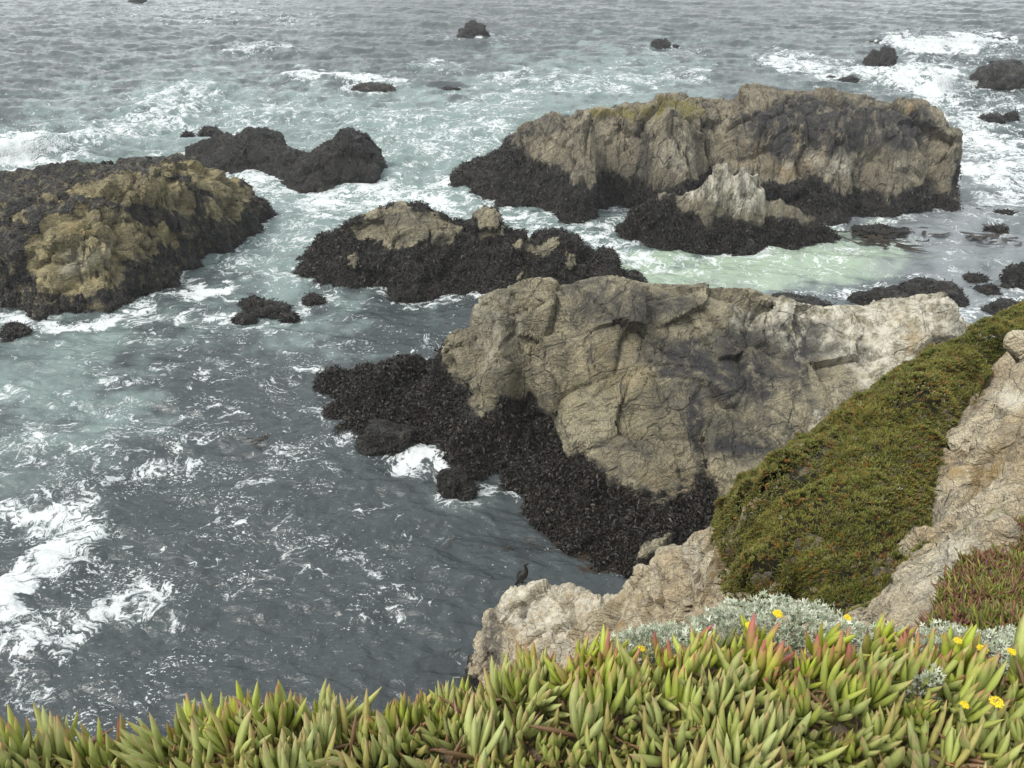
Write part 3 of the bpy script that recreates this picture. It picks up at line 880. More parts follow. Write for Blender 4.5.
# dark lumps along the far rim of the ochre rock
for k, (px, py, w, h) in enumerate([(104, 164, 4, 4), (111, 163, 4, 4), (122, 162, 9, 6), (130, 161, 5, 4), (146, 161, 12, 6), (178, 161, 12, 7), (190, 162, 16, 5)]):
    c = PY(px, py, 45.6)
    V, F = ICO[4]
    s = 47.0 / FPX
    P = V * (1 + 0.5 * fbm(V * 1.6 + k * 5, 4, k + 300) + 0.35 * (0.45 - worley(V * 2.2 + k, k)[0]))[:, None] * np.array([w * s / 2, w * s / 2, h * s * .62]) + c
    A = {q: np.zeros(len(P)) for q in ('moss', 'stain', 'pale', 'rust')}
    A['dark'] = np.ones(len(P))
    if k > 4: A['moss'] = np.full(len(P), .6); A['dark'] *= .42
    make_obj('mussel_clump', P, F, MAT['rock_ochre'], tuple(c), o1, A)

# ------------------------------------------------------------------ near cliff: ground, spur, outcrops
MATPTS = [(722, 520, 7.7), (720, 545, 7.4), (728, 575, 6.9), (750, 600, 6.2), (790, 610, 5.6), (840, 612, 5.3), (740, 498, 7.8), (770, 476, 8.0), (820, 440, 8.6), (860, 410, 9.1), (900, 383, 9.6), (950, 350, 10.4), (985, 336, 10.8), (1024, 320, 11.2), (1080, 300, 11.8),
          (800, 540, 6.7), (780, 570, 6.3), (880, 480, 7.3), (930, 420, 8.2), (850, 580, 5.75), (900, 540, 6.1), (940, 480, 7.0), (980, 390, 8.9), (1010, 360, 9.6), (820, 500, 7.4), (860, 450, 8.1), (780, 510, 7.3)]
TP = [PY(a, b, c) - np.array([0, 0, 0.14]) for a, b, c in MATPTS]
TP += [np.array(p) for p in
       # viewpoint shelf
       [(x, y, 15.2) for x in (-4, -2.5, -1.5, -.8, 0, .8, 1.6, 2.6, 4) for y in (-4, -1, .4, .9)]
       + [(-4, .9, 15.13), (-2.4, 1.05, 15.15), (-1.4, 1.18, 15.15), (-.7, 1.265, 15.16), (0, 1.35, 15.17), (.4, 1.48, 15.15), (.8, 1.56, 15.13), (1.2, 1.5, 15.12), (1.7, 1.5, 15.1), (2.6, 1.55, 15.1)]
       # rim and the face below it
       + [(-4, 1.25, 14.2), (-2.4, 1.3, 14.2), (-1.4, 1.4, 14.2), (-.7, 1.5, 14.2), (0, 1.65, 14.3), (.5, 1.85, 14.3), (1.0, 1.95, 14.2), (1.5, 1.9, 14.2), (2.4, 2.0, 14.2)]
       + [(-5, 2.6, 7), (-3, 2.8, 7.5), (-1.5, 3.0, 8), (-.3, 3.2, 9), (.8, 3.4, 10.5), (1.8, 3.3, 12.0), (3.2, 3.2, 12.6)]
       + [(-6, 4.5, -1.5), (-3, 5, -1), (-1.5, 5.5, 0), (0, 6, 3), (1.2, 5.6, 6.5), (2.0, 5.0, 9.6), (-2, 8, -2), (-5, 8, -2.5), (-10, 3.5, -2), (-10, 1.0, 8), (-10, .4, 15)]
       + [(.5, 8, 3.5), (1.5, 8.6, 5.5), (2.2, 7.6, 8.0), (0, 11, 0), (2.2, 9.6, 6.5), (3.2, 11.5, 2), (4.8, 12.5, 2), (7, 14, 2), (10, 16, 2), (2, 12, -1), (-1, 12, -1.5)]
       + [(9, 10, 11.8), (9, 7, 12.2), (9, 4, 13.5), (9, 1.5, 15), (9, -4, 15.2), (14, 10, 12), (14, 4, 14), (14, -4, 15.2), (12, 15, 6), (15, 17, 3), (-10, -4, 15.2)]
       # under the right hand outcrop and its ice plants
       + [(3.0, 3.3, 12.95), (3.8, 3.0, 13.5), (2.3, 2.9, 13.6), (3.2, 2.6, 14.0)]]
TP += [PY(*a) - np.array([0, 0, .55]) for a in [(720, 580, 7.9), (735, 605, 6.9), (770, 618, 6.0), (700, 640, 7.2), (680, 585, 8.9), (690, 547, 9.2), (712, 538, 8.6), (650, 572, 10.2)]]
TP += [PY(*a) - np.array([0, 0, .5]) for a in [(1000, 372, 8.3), (1024, 345, 8.6), (985, 395, 8.2), (962, 432, 7.7), (972, 480, 6.7), (1010, 440, 6.9), (1060, 400, 7.2), (990, 500, 6.1), (1024, 490, 5.8), (1000, 520, 5.15), (960, 545, 4.9), (920, 570, 4.7), (890, 595, 4.45), (930, 600, 4.1), (970, 570, 4.3), (1010, 545, 4.5), (1060, 520, 4.8), (1100, 440, 6.4)]]
TP = np.array(TP)
TF = RBF(TP, 0.25)
tx = np.concatenate([np.linspace(-10, -2, 60)[:-1], np.linspace(-2, 7.5, 270)[:-1], np.linspace(7.5, 14, 60)])
ty = np.concatenate([np.linspace(-4, 0.5, 30)[:-1], np.linspace(.5, 12.5, 340)[:-1], np.linspace(12.5, 17, 40)])
gx, gy = np.meshgrid(tx, ty)
P = np.stack([gx.ravel(), gy.ravel(), TF(gx.ravel(), gy.ravel())], 1)
Zg = P[:, 2].reshape(gx.shape)
gy_, gx_ = np.gradient(Zg, ty, tx)
TN = np.stack([-gx_.ravel(), -gy_.ravel(), np.ones(P.shape[0])], 1)
TN /= np.linalg.norm(TN, axis=1)[:, None]
dsp = 0.7 * displacement(P, 'crag', 401) * sstep(1.6, 3.0, P[:, 1])
P = P + TN * (dsp - .10 * sstep(2.6, 4.0, P[:, 1]))[:, None]
gpx, gpy, _ = to_px(P)
P[:, 2] -= .22 * ((P[:, 1] > 4.6) & inpoly(gpx, gpy, [(700, 515), (700, 590), (750, 612), (850, 615), (905, 570), (935, 500), (940, 440), (985, 390), (1060, 330), (1060, 290), (940, 335), (850, 395), (760, 465)]))
q = np.arange(P.shape[0]).reshape(gx.shape)
F = np.stack([q[:-1, :-1], q[:-1, 1:], q[1:, 1:], q[1:, :-1]], -1).reshape(-1, 4)
GA = {k: np.zeros(len(P)) for k in ('dark', 'moss', 'stain', 'pale', 'rust')}
GA['rust'] = np.clip(.75 + .6 * fbm(P * .9, 3, 405), 0, 1)
GA['dark'] = sstep(1.2, .2, P[:, 2])
ground = make_obj('ground', P, F, MAT['rock_pale'], attrs=GA)
ground.data.materials.append(MAT['soil'])
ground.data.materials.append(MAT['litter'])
fc = P[F].mean(1)
fpx, fpy, _ = to_px(fc)
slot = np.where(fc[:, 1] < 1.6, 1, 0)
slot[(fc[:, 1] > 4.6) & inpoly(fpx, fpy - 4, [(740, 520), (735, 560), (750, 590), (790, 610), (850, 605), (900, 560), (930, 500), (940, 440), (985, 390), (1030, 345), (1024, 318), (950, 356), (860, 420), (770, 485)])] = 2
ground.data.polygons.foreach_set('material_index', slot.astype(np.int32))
tag(ground, kind='structure')

# --- outcrop the cormorant stands on
C8 = controls(
    crest=[(478, 652, 12.6, 1.2), (484, 628, 12.9, 1.3), (498, 606, 13.1, 1.4), (512, 592, 13.1, 1.5), (526, 586, 13.0, 1.6), (545, 587, 12.8, 1.7), (568, 592, 12.4, 1.9), (597, 601, 11.7, 2), (625, 588, 10.9, 2.2), (650, 572, 10.2, 2.4), (672, 556, 9.6, 2.6), (690, 547, 9.2, 2.8), (712, 538, 8.6, 3), (740, 536, 8.2, 3)],
    face=[],
    extra=[PY(500, 650, 12.2), PY(520, 640, 11.7), PY(540, 620, 12.0), PY(600, 640, 9.9), PY(600, 615, 11.0), PY(560, 660, 10.3), PY(640, 620, 9.2), PY(680, 620, 8.1), PY(680, 585, 8.9), PY(720, 580, 7.9), PY(735, 605, 6.9), PY(770, 615, 6.0), PY(700, 640, 7.2), PY(650, 660, 7.9), PY(800, 622, 5.3),
           (-1.0, 10.5, -1), (-.6, 9.2, .5), (-1.2, 12.2, -.8), (-.2, 8, 2.5), (1, 6.2, 6.6), (2.2, 4.8, 9.2), (3.2, 4.6, 9.8), (3.4, 7, 8.8), (2.9, 8.4, 7.6), (.4, 7, 4.5)],
    ring=1.2, ringz=-2.0)
o8, V8, F8, N8, D8 = rock('rock_outcrop', C8, 0.028, 'crag', MAT['rock_pale'], 0.6, clip=(-2.5, 3.9, 4.6, 16),
    blobs=[('stain', 488, 640, 10, 26, .8), ('stain', 520, 612, 5, 9, .6), ('pale', 530, 602, 60, 24, 1.0), ('rust', 620, 600, 26, 20, .4), ('moss', 575, 625, 40, 14, .12), ('pale', 690, 560, 25, 16, .9), ('rust', 715, 590, 60, 46, 1.0), ('pale', 560, 630, 90, 40, .8), ('moss', 560, 605, 40, 6, .25)],
    seed=81, amp=1.0, e=0.2, label='pale ridge of cliff rock with a cormorant on its seaward tip')

# --- outcrop at the right edge
C9 = np.array([PY(*a) for a in [(1000, 372, 8.3), (1024, 345, 8.6), (985, 395, 8.2), (962, 432, 7.7), (950, 470, 7.0), (972, 480, 6.7), (1010, 440, 6.9), (1060, 400, 7.2), (1060, 340, 9), (1000, 410, 7.6), (990, 500, 6.1),
                                (1024, 490, 5.8), (1000, 520, 5.15), (960, 545, 4.9), (920, 570, 4.7), (890, 595, 4.45), (875, 612, 4.25), (930, 600, 4.1), (970, 570, 4.3), (1010, 545, 4.5), (1060, 520, 4.8), (1100, 440, 6.4), (900, 630, 3.8), (950, 625, 3.6), (1000, 600, 3.7)]]
              + [np.array(p) for p in [(1.8, 6, 7), (2.2, 7.5, 7), (3, 9, 7), (4, 11, 7), (2, 11, 5), (7, 12, 8), (1.5, 9, 5), (2.0, 4.2, 9.5), (2.1, 3.6, 11.5), (2.6, 5.2, 9.4), (3.2, 6.0, 10.4), (3.6, 7.0, 10.4), (4.4, 8.6, 10.6), (5.2, 9.6, 10.6), (7, 9.5, 11.6), (8, 6, 11.5), (7.5, 4, 12.0), (4.5, 3.2, 12.4), (3, 2.9, 12.2), (6, 3.3, 12.3)]]
              + [PY(a, b, c) - np.array([0, 0, .75]) for a, b, c in MATPTS if (a, b) not in ((930, 420), (900, 540), (940, 480), (1010, 360), (850, 580), (840, 612), (980, 390))]
              + [PY(a, b, c) - np.array([0, 0, .35]) for a, b, c in MATPTS if (a, b) in ((930, 420), (900, 540), (1010, 360), (850, 580), (980, 390))])
o9, V9, F9, N9, D9 = rock('rock_outcrop', C9, 0.024, 'crag', MAT['rock_pale'], -3, clip=(1.9, 7.6, 2.9, 9.6),
    blobs=[('pale', 950, 560, 70, 30, .6), ('pale', 1010, 395, 12, 30, .7), ('rust', 965, 465, 40, 28, .9), ('rust', 1000, 430, 30, 40, .35), ('moss', 990, 505, 22, 9, .9), ('moss', 962, 520, 12, 6, .8), ('stain', 1010, 440, 16, 20, .3)],
    seed=92, amp=0.7, e=0.2, zmin=8.0, label='rough pale outcrop at the right edge between the green slope and red tipped ice plants', surf=False)


# ------------------------------------------------------------------ succulents
def ground_z(x, y):
    x, y = np.atleast_1d(np.asarray(x, float)), np.atleast_1d(np.asarray(y, float))
    p = np.stack([x, y, TF(x, y)], 1)
    return p[:, 2]


def leaf(L, W, bend, segs=6, tri=False):
    """keeled three-sided succulent leaf along +Z, keel towards -X (outside), curving inwards"""
    V, T = [], []
    for i in range(segs + 1):
        t = i / segs
        w = W * (0.62 + 0.75 * t - 0.3 * t * t) * (1 - t ** 3.6) if i < segs else W * 0.05
        x = bend * L * (t * t - 0.3 * t)
        z = L * t
        ring = ((0.25 * w, 0.5 * w), (0.25 * w, -0.5 * w), (-.4 * w, 0)) if tri else ((0.30 * w, 0.5 * w), (0.34 * w, 0.0), (0.30 * w, -0.5 * w), (-0.26 * w, -0.28 * w), (-0.42 * w, 0.0), (-0.26 * w, 0.28 * w))
        k = len(ring)
        for (a, b) in ring:
            V.append((x + a, b, z))
            T.append(t)
    F = []
    for i in range(segs):
        for j in range(k):
            a, b = i * k + j, i * k + (j + 1) % k
            F.append((a, b, b + k, a + k))
    return np.array(V), np.array(F), np.array(T)


def rotz(V, a):
    c, s = math.cos(a), math.sin(a)
    return V @ np.array([[c, s, 0], [-s, c, 0], [0, 0, 1.0]])


def roty(V, a):
    c, s = math.cos(a), math.sin(a)
    return V @ np.array([[c, 0, -s], [0, 1, 0], [s, 0, c]])


def shoot(rg, L=0.105, pairs=4, red=0.0, dusty=0.0, spread=.8, W=0.0235):
    """one ice plant shoot: a short stem with opposite pairs of leaves, the oldest lowest"""
    Vs, Fs, Cs, n = [], [], [], 0
    for k in range(pairs):
        az = k * math.pi / 2 + rg.uniform(-.25, .25)
        for s in (0, 1):
            f = k / max(1, pairs - 1)
            l = L * (1.0 - 0.35 * f + rg.uniform(-.16, .12))
            V, F, T = leaf(l, W * rg.uniform(.85, 1.15) * (1 - .2 * f), -rg.uniform(-.02, .22) - .12 * (1 - f))
            tilt = spread * (0.12 + 0.62 * (1 - f) ** 1.2 + rg.uniform(-.1, .14))
            V = roty(V, -tilt) if False else roty(V, tilt)
            V[:, 0] += 0.004
            V = rotz(V, az + s * math.pi + rg.uniform(-.2, .2))
            V[:, 2] += 0.012 * k
            Vs.append(V)
            Fs.append(F + n)
            n += len(V)
            g = np.array([0.325, 0.395, 0.052]) * rg.uniform(.65, 1.2)
            g = g * (1 - dusty) + np.array([0.38, 0.42, 0.19]) * dusty
            if rg.random() < .07: g = g * .55 + np.array([0.30, 0.17, 0.10]) * .5
            tip = np.array([0.42, 0.10, 0.12])
            r = np.clip((T - .62) / .38, 0, 1) ** 1.6 * min(1, (.30 + red) * rg.uniform(.1, 2.0))
            if red > .5: r = np.clip(r + .5 * red * np.clip(T * 1.4, 0, 1) * rg.random(), 0, .95)
            basec = g * np.array([1.05, 1.0, .8])
            c = basec + (g - basec) * T[:, None]
            c = c * (1 - r[:, None]) + tip * r[:, None]
            # the flat upper face is paler with bloom
            Cs.append(c)
    for k in range(int(rg.integers(0, 3))):              # withered old leaves hang at the foot of the shoot
        V, F, T = leaf(L * rg.uniform(.5, .9), W * .55, rg.uniform(-.6, .4))
        V = rotz(roty(V, rg.uniform(.9, 1.5)), rg.uniform(0, 6.28))
        V[:, 2] += .01
        Vs.append(V); Fs.append(F + n); n += len(V)
        Cs.append(np.tile(np.array([.24, .14, .08]) * rg.uniform(.5, 1.5), (len(V), 1)))
    return np.concatenate(Vs), np.concatenate(Fs), np.concatenate(Cs)


rg = np.random.default_rng(7)
protos = []
for i in range(10):
    V, F, C_ = shoot(rg, .112 + .035 * rg.random(), int(rg.integers(3, 6)), red=.15 if i < 5 else 0, dusty=[.0, .1, .2, .3, .15, .55, .7, .85, .65, .5][i], spread=rg.uniform(.5, 1.15))
    protos.append(make_obj('ice_plant', V, F, MAT['leaf'], (0, 0, 0), attrs={'col': C_}))
protos_red = []
for i in range(4):
    V, F, C_ = shoot(rg, .135, 3, red=1.0, dusty=.0, spread=.6)
    protos_red.append(make_obj('ice_plant', V, F, MAT['leaf'], (0, 0, 0), attrs={'col': C_}))

EX = np.array([-2.2, -1.4, -.9, -.42, -.03, .36, .75, 1.1, 1.5, 2.2])
EY = np.array([1.17, 1.23, 1.28, 1.325, 1.36, 1.29, 1.28, 1.36, 1.28, 1.28])
pts = []
sp = 0.058
for j in range(60):
    for i in range(120):
        x = -2.0 + (i + .5 * (j % 2)) * sp + rg.normal(0, .013)
        y = .86 + j * sp * .86 + rg.normal(0, .013)
        ye = np.interp(x, EX, EY)
        if y < ye + rg.normal(0, .018) or (x > .15 and y < ye + .11 and rg.random() < .3): pts.append((x, y))
pts = np.array(pts)
pz = ground_z(pts[:, 0], pts[:, 1])
silver = [(.42, 1.50), (.80, 1.56), (1.30, 1.60)]
px_, py_, _ = to_px(np.stack([pts[:, 0], pts[:, 1], pz + .1], 1))
seen = (px_ > -25) & (px_ < 1049) & (py_ < 800)
edge = np.interp(pts[:, 0], EX, EY) - pts[:, 1]
order = np.where(seen)[0]
rgm = np.random.default_rng(3)
if len(order) > 290: order = rgm.choice(order, 290, replace=False)
used_p, used_r = [0] * 10, [0] * 4
ind = set(order.tolist())
first = {}
for i in order:
    red = edge[i] < .07 and rgm.random() < .34
    k = int(rgm.integers(0, 4)) if red else int(np.clip(rgm.normal(2 + 26 * edge[i], 2.2), 0, 9))
    src = (protos_red if red else protos)[k]
    key = (red, k)
    if key not in first:
        o = src
        first[key] = 1
    else:
        o = src.copy()
        COL.objects.link(o)
    o.location = (pts[i, 0], pts[i, 1], pz[i] - .012 + rgm.uniform(-.015, .02))
    o.rotation_euler = (rgm.normal(-.10, .22), rgm.normal(0, .20) - .16 * pts[i, 0], rgm.uniform(0, 6.28))
    s = rgm.uniform(.82, 1.2)
    if edge[i] < .08: s *= rgm.choice([.85, 1.0, 1.1, 1.22], p=[.3, .4, .2, .1])
    o.scale = (s, s, s)
    if red: tag(o, 'red tipped ice plant shoot at the seaward rim of the foreground mat', 'succulent', 'red tipped ice plant shoots along the rim')
    else: tag(o, 'green ice plant shoot with upright fleshy leaves in the foreground mat', 'succulent', 'green ice plant shoots in the foreground mat')
for key_list, src_list in ((False, protos), (True, protos_red)):
    for k, s in enumerate(src_list):
        if (key_list, k) not in first: bpy.data.objects.remove(s)


def merged_shoots(name, P, N, rg, sizes, kinds, mat, label, cat, segs=3, pairs=3, tri=False):
    """many small shoots as one ground cover mesh; kinds: list of (colour, tip colour)"""
    base = []
    for i in range(14):
        Vs, Fs, Ts, Is, n = [], [], [], [], 0
        for k in range(pairs):
            for s in (0, 1):
                f = k / max(1, pairs - 1)
                V, F, T = leaf(1 - .3 * f + rg.uniform(-.15, .15), .26 if tri else .17, rg.uniform(-.25, .1), segs, tri)
                V = roty(V, .15 + .75 * (1 - f) + rg.uniform(-.15, .2))
                V = rotz(V, k * 1.57 + s * 3.14 + rg.uniform(-.4, .4))
                Vs.append(V); Fs.append(F + n); Ts.append(T); Is.append(np.full(len(T), rg.uniform(.75, 1.25)))
                n += len(V)
        base.append((np.concatenate(Vs), np.concatenate(Fs), np.concatenate(Ts), np.concatenate(Is)))
    VV, FF, CC, n = [], [], [], 0
    which = rg.integers(0, 14, len(P))
    for b in range(14):
        m = np.where(which == b)[0]
        V, F, T, I = base[b]
        up = N[m] + rg.normal(0, .22, (len(m), 3))
        up /= np.linalg.norm(up, axis=1)[:, None]
        t = np.cross(up, rg.normal(0, 1, (len(m), 3)))
        t /= np.linalg.norm(t, axis=1)[:, None]
        u = np.cross(up, t)
        s = sizes[m][:, None, None]
        W = P[m][:, None, :] + s * (V[None, :, :1] * t[:, None] + V[None, :, 1:2] * u[:, None] + V[None, :, 2:3] * up[:, None])
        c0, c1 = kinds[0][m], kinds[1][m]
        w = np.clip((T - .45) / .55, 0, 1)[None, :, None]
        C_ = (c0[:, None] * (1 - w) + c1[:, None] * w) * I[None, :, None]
        k = len(m)
        VV.append(W.reshape(-1, 3)); CC.append(C_.reshape(-1, 3))
        FF.append((F[None] + (np.arange(k) * len(V))[:, None, None]).reshape(-1, 4) + n)
        n += k * len(V)
    o = make_obj(name, np.concatenate(VV), np.concatenate(FF), mat, tuple(P.mean(0)), attrs={'col': np.concatenate(CC)})
    tag(o, label, cat, kind='stuff')
    return o


def jitter_cols(rg, pal, n, prob=None):
    pal = np.array(pal)
    return pal[rg.choice(len(pal), n, p=prob)] * rg.uniform(.75, 1.25, (n, 1))


# rest of the foreground mat (behind the counted shoots, and round the frame)
rest = np.array([i for i in range(len(pts)) if i not in ind])
R0 = np.stack([pts[rest, 0], pts[rest, 1], pz[rest] - .01], 1)
extra = []
rg2 = np.random.default_rng(21)
for _ in range(2200):
    x, y = rg2.uniform(-1.9, 1.9), rg2.uniform(.95, 1.6)
    if y < np.interp(x, EX, EY) - .01: extra.append((x, y))
extra = np.array(extra)
R1 = np.stack([extra[:, 0], extra[:, 1], ground_z(extra[:, 0], extra[:, 1]) - .03], 1)
R0 = np.concatenate([R0, R1])
n0 = len(R0)
merged_shoots('ice_plant_mat', R0, np.tile([0, -.1, 1.0], (n0, 1)), rg2, rg2.uniform(.07, .115, n0),
              (jitter_cols(rg2, [(.25, .28, .05), (.30, .31, .12), (.18, .20, .045)], n0), jitter_cols(rg2, [(.24, .22, .07), (.28, .13, .08), (.24, .26, .09)], n0)),
              MAT['leaf'], 'dense under layer of ice plant leaves filling the foreground mat', 'ground cover', 5, 3)

# green mat on the spur
def scatter_on_ground(n, x0, x1, y0, y1, poly, rg, wob=6.0):
    x, y = rg.uniform(x0, x1, n), rg.uniform(y0, y1, n)
    z = TF(x, y)
    h = .02
    nx = -(TF(x + h, y) - TF(x - h, y)) / (2 * h)
    ny = -(TF(x, y + h) - TF(x, y - h)) / (2 * h)
    N = np.stack([nx, ny, np.ones(n)], 1)
    area = np.linalg.norm(N, axis=1)
    N /= area[:, None]
    P = np.stack([x, y, z], 1)
    keep = rg.random(n) < area / 3.2
    px, py, _ = to_px(P + np.array([0, 0, .1]))
    nz = fbm(P * 1.5, 3, 77)
    keep &= inpoly(px + wob * 1.5 * nz, py + wob * 1.5 * nz, poly)
    return P[keep], N[keep]


rg3 = np.random.default_rng(33)
MATPOLY = [(724, 515), (716, 545), (724, 580), (745, 602), (790, 616), (840, 620), (866, 610), (890, 588), (915, 562), (930, 540), (935, 500), (945, 470), (945, 445), (962, 425), (985, 392), (1000, 368), (1030, 345), (1200, 300), (1200, 240), (1024, 312), (985, 330), (950, 345), (900, 378), (860, 405), (820, 434), (770, 470), (740, 492)]
PM, NM = scatter_on_ground(290000, 1.7, 9, 5.0, 12, MATPOLY, rg3)
PM = PM[:54000]; NM = NM[:54000]
lump = 0.5 * fbm(PM * 1.6, 3, 5) + 0.35 * (0.5 - worley(PM * 2.4, 8)[0])
bx, by, bd = to_px(PM)
big = np.where(rg3.random(len(PM)) < .1, 1.0, 0.0)
def edge_px(px, py, poly):
    poly = np.array(poly, float)
    d = np.full(len(px), 1e9)
    for a, b in zip(poly, np.roll(poly, -1, 0)):
        v = b - a
        t = np.clip(((px - a[0]) * v[0] + (py - a[1]) * v[1]) / (v @ v), 0, 1)
        d = np.minimum(d, np.hypot(px - a[0] - t * v[0], py - a[1] - t * v[1]))
    return d


dome = 1 - np.exp(-edge_px(bx, by, MATPOLY) / 26.0)          # the mat is a cushion, thick in its middle
lump = lump + .3 * (.5 - worley(PM * 5.0, 9)[0])
PM2 = PM + (NM * .8 + np.array([-.1, -.25, .35])) * (0.02 + 0.58 * dome + 0.34 * np.clip(lump, -.3, .6))[:, None]
t = np.clip(.5 + 1.1 * fbm(PM * .8, 3, 91), 0, 1)[:, None]
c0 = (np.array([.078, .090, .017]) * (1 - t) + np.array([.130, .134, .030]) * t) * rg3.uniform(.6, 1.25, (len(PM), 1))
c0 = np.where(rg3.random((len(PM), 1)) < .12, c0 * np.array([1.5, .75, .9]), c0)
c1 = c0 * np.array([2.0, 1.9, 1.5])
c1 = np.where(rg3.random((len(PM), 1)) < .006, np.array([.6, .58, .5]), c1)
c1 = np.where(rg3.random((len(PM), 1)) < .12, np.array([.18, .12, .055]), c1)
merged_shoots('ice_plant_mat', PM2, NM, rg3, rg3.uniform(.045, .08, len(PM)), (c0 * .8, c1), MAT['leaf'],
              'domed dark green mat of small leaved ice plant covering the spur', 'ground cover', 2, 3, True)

# red tipped mat at the right
REDPOLY = [(935, 610), (942, 580), (960, 560), (975, 535), (1000, 528), (1024, 518), (1120, 480), (1120, 700), (1000, 690), (960, 650), (925, 640)]
rg4 = np.random.default_rng(44)
f9 = RBF(C9, 0.2)


def red_pts(n):
    x, y = rg4.uniform(1.5, 4.2, n), rg4.uniform(2.0, 5.2, n)
    z = np.maximum(TF(x, y), np.where(y > 2.95, f9(x, y), -9))
    P = np.stack([x, y, z], 1)
    px, py, _ = to_px(P + np.array([0, 0, .06]))
    k = inpoly(px, py, REDPOLY)
    return P[k]


PR = red_pts(9000)[:2600]
npr = len(PR)
rpx, rpy, _ = to_px(PR)
rr = np.clip((620 - rpy) / 90, 0, 1) * .6 + np.clip((975 - rpx) / 40, 0, 1) * .4 + .25
isred = rg4.random(npr) < rr * .6
c0 = np.where(isred[:, None], jitter_cols(rg4, [(.20, .10, .06), (.15, .10, .04), (.12, .05, .05)], npr), jitter_cols(rg4, [(.16, .18, .035), (.20, .21, .04), (.11, .12, .03)], npr))
c1 = np.where(rg4.random((npr, 1)) < .45, jitter_cols(rg4, [(.27, .11, .08), (.24, .15, .07), (.2, .06, .07)], npr), c0 * 1.15)
merged_shoots('ice_plant_mat', PR + np.array([0, 0, .03]), np.tile([-.1, -.2, 1.], (npr, 1)), rg4, rg4.uniform(.085, .125, npr), (c0, c1), MAT['leaf'],
              'red and green mat of ice plant below the right hand outcrop', 'ground cover', 5, 3)


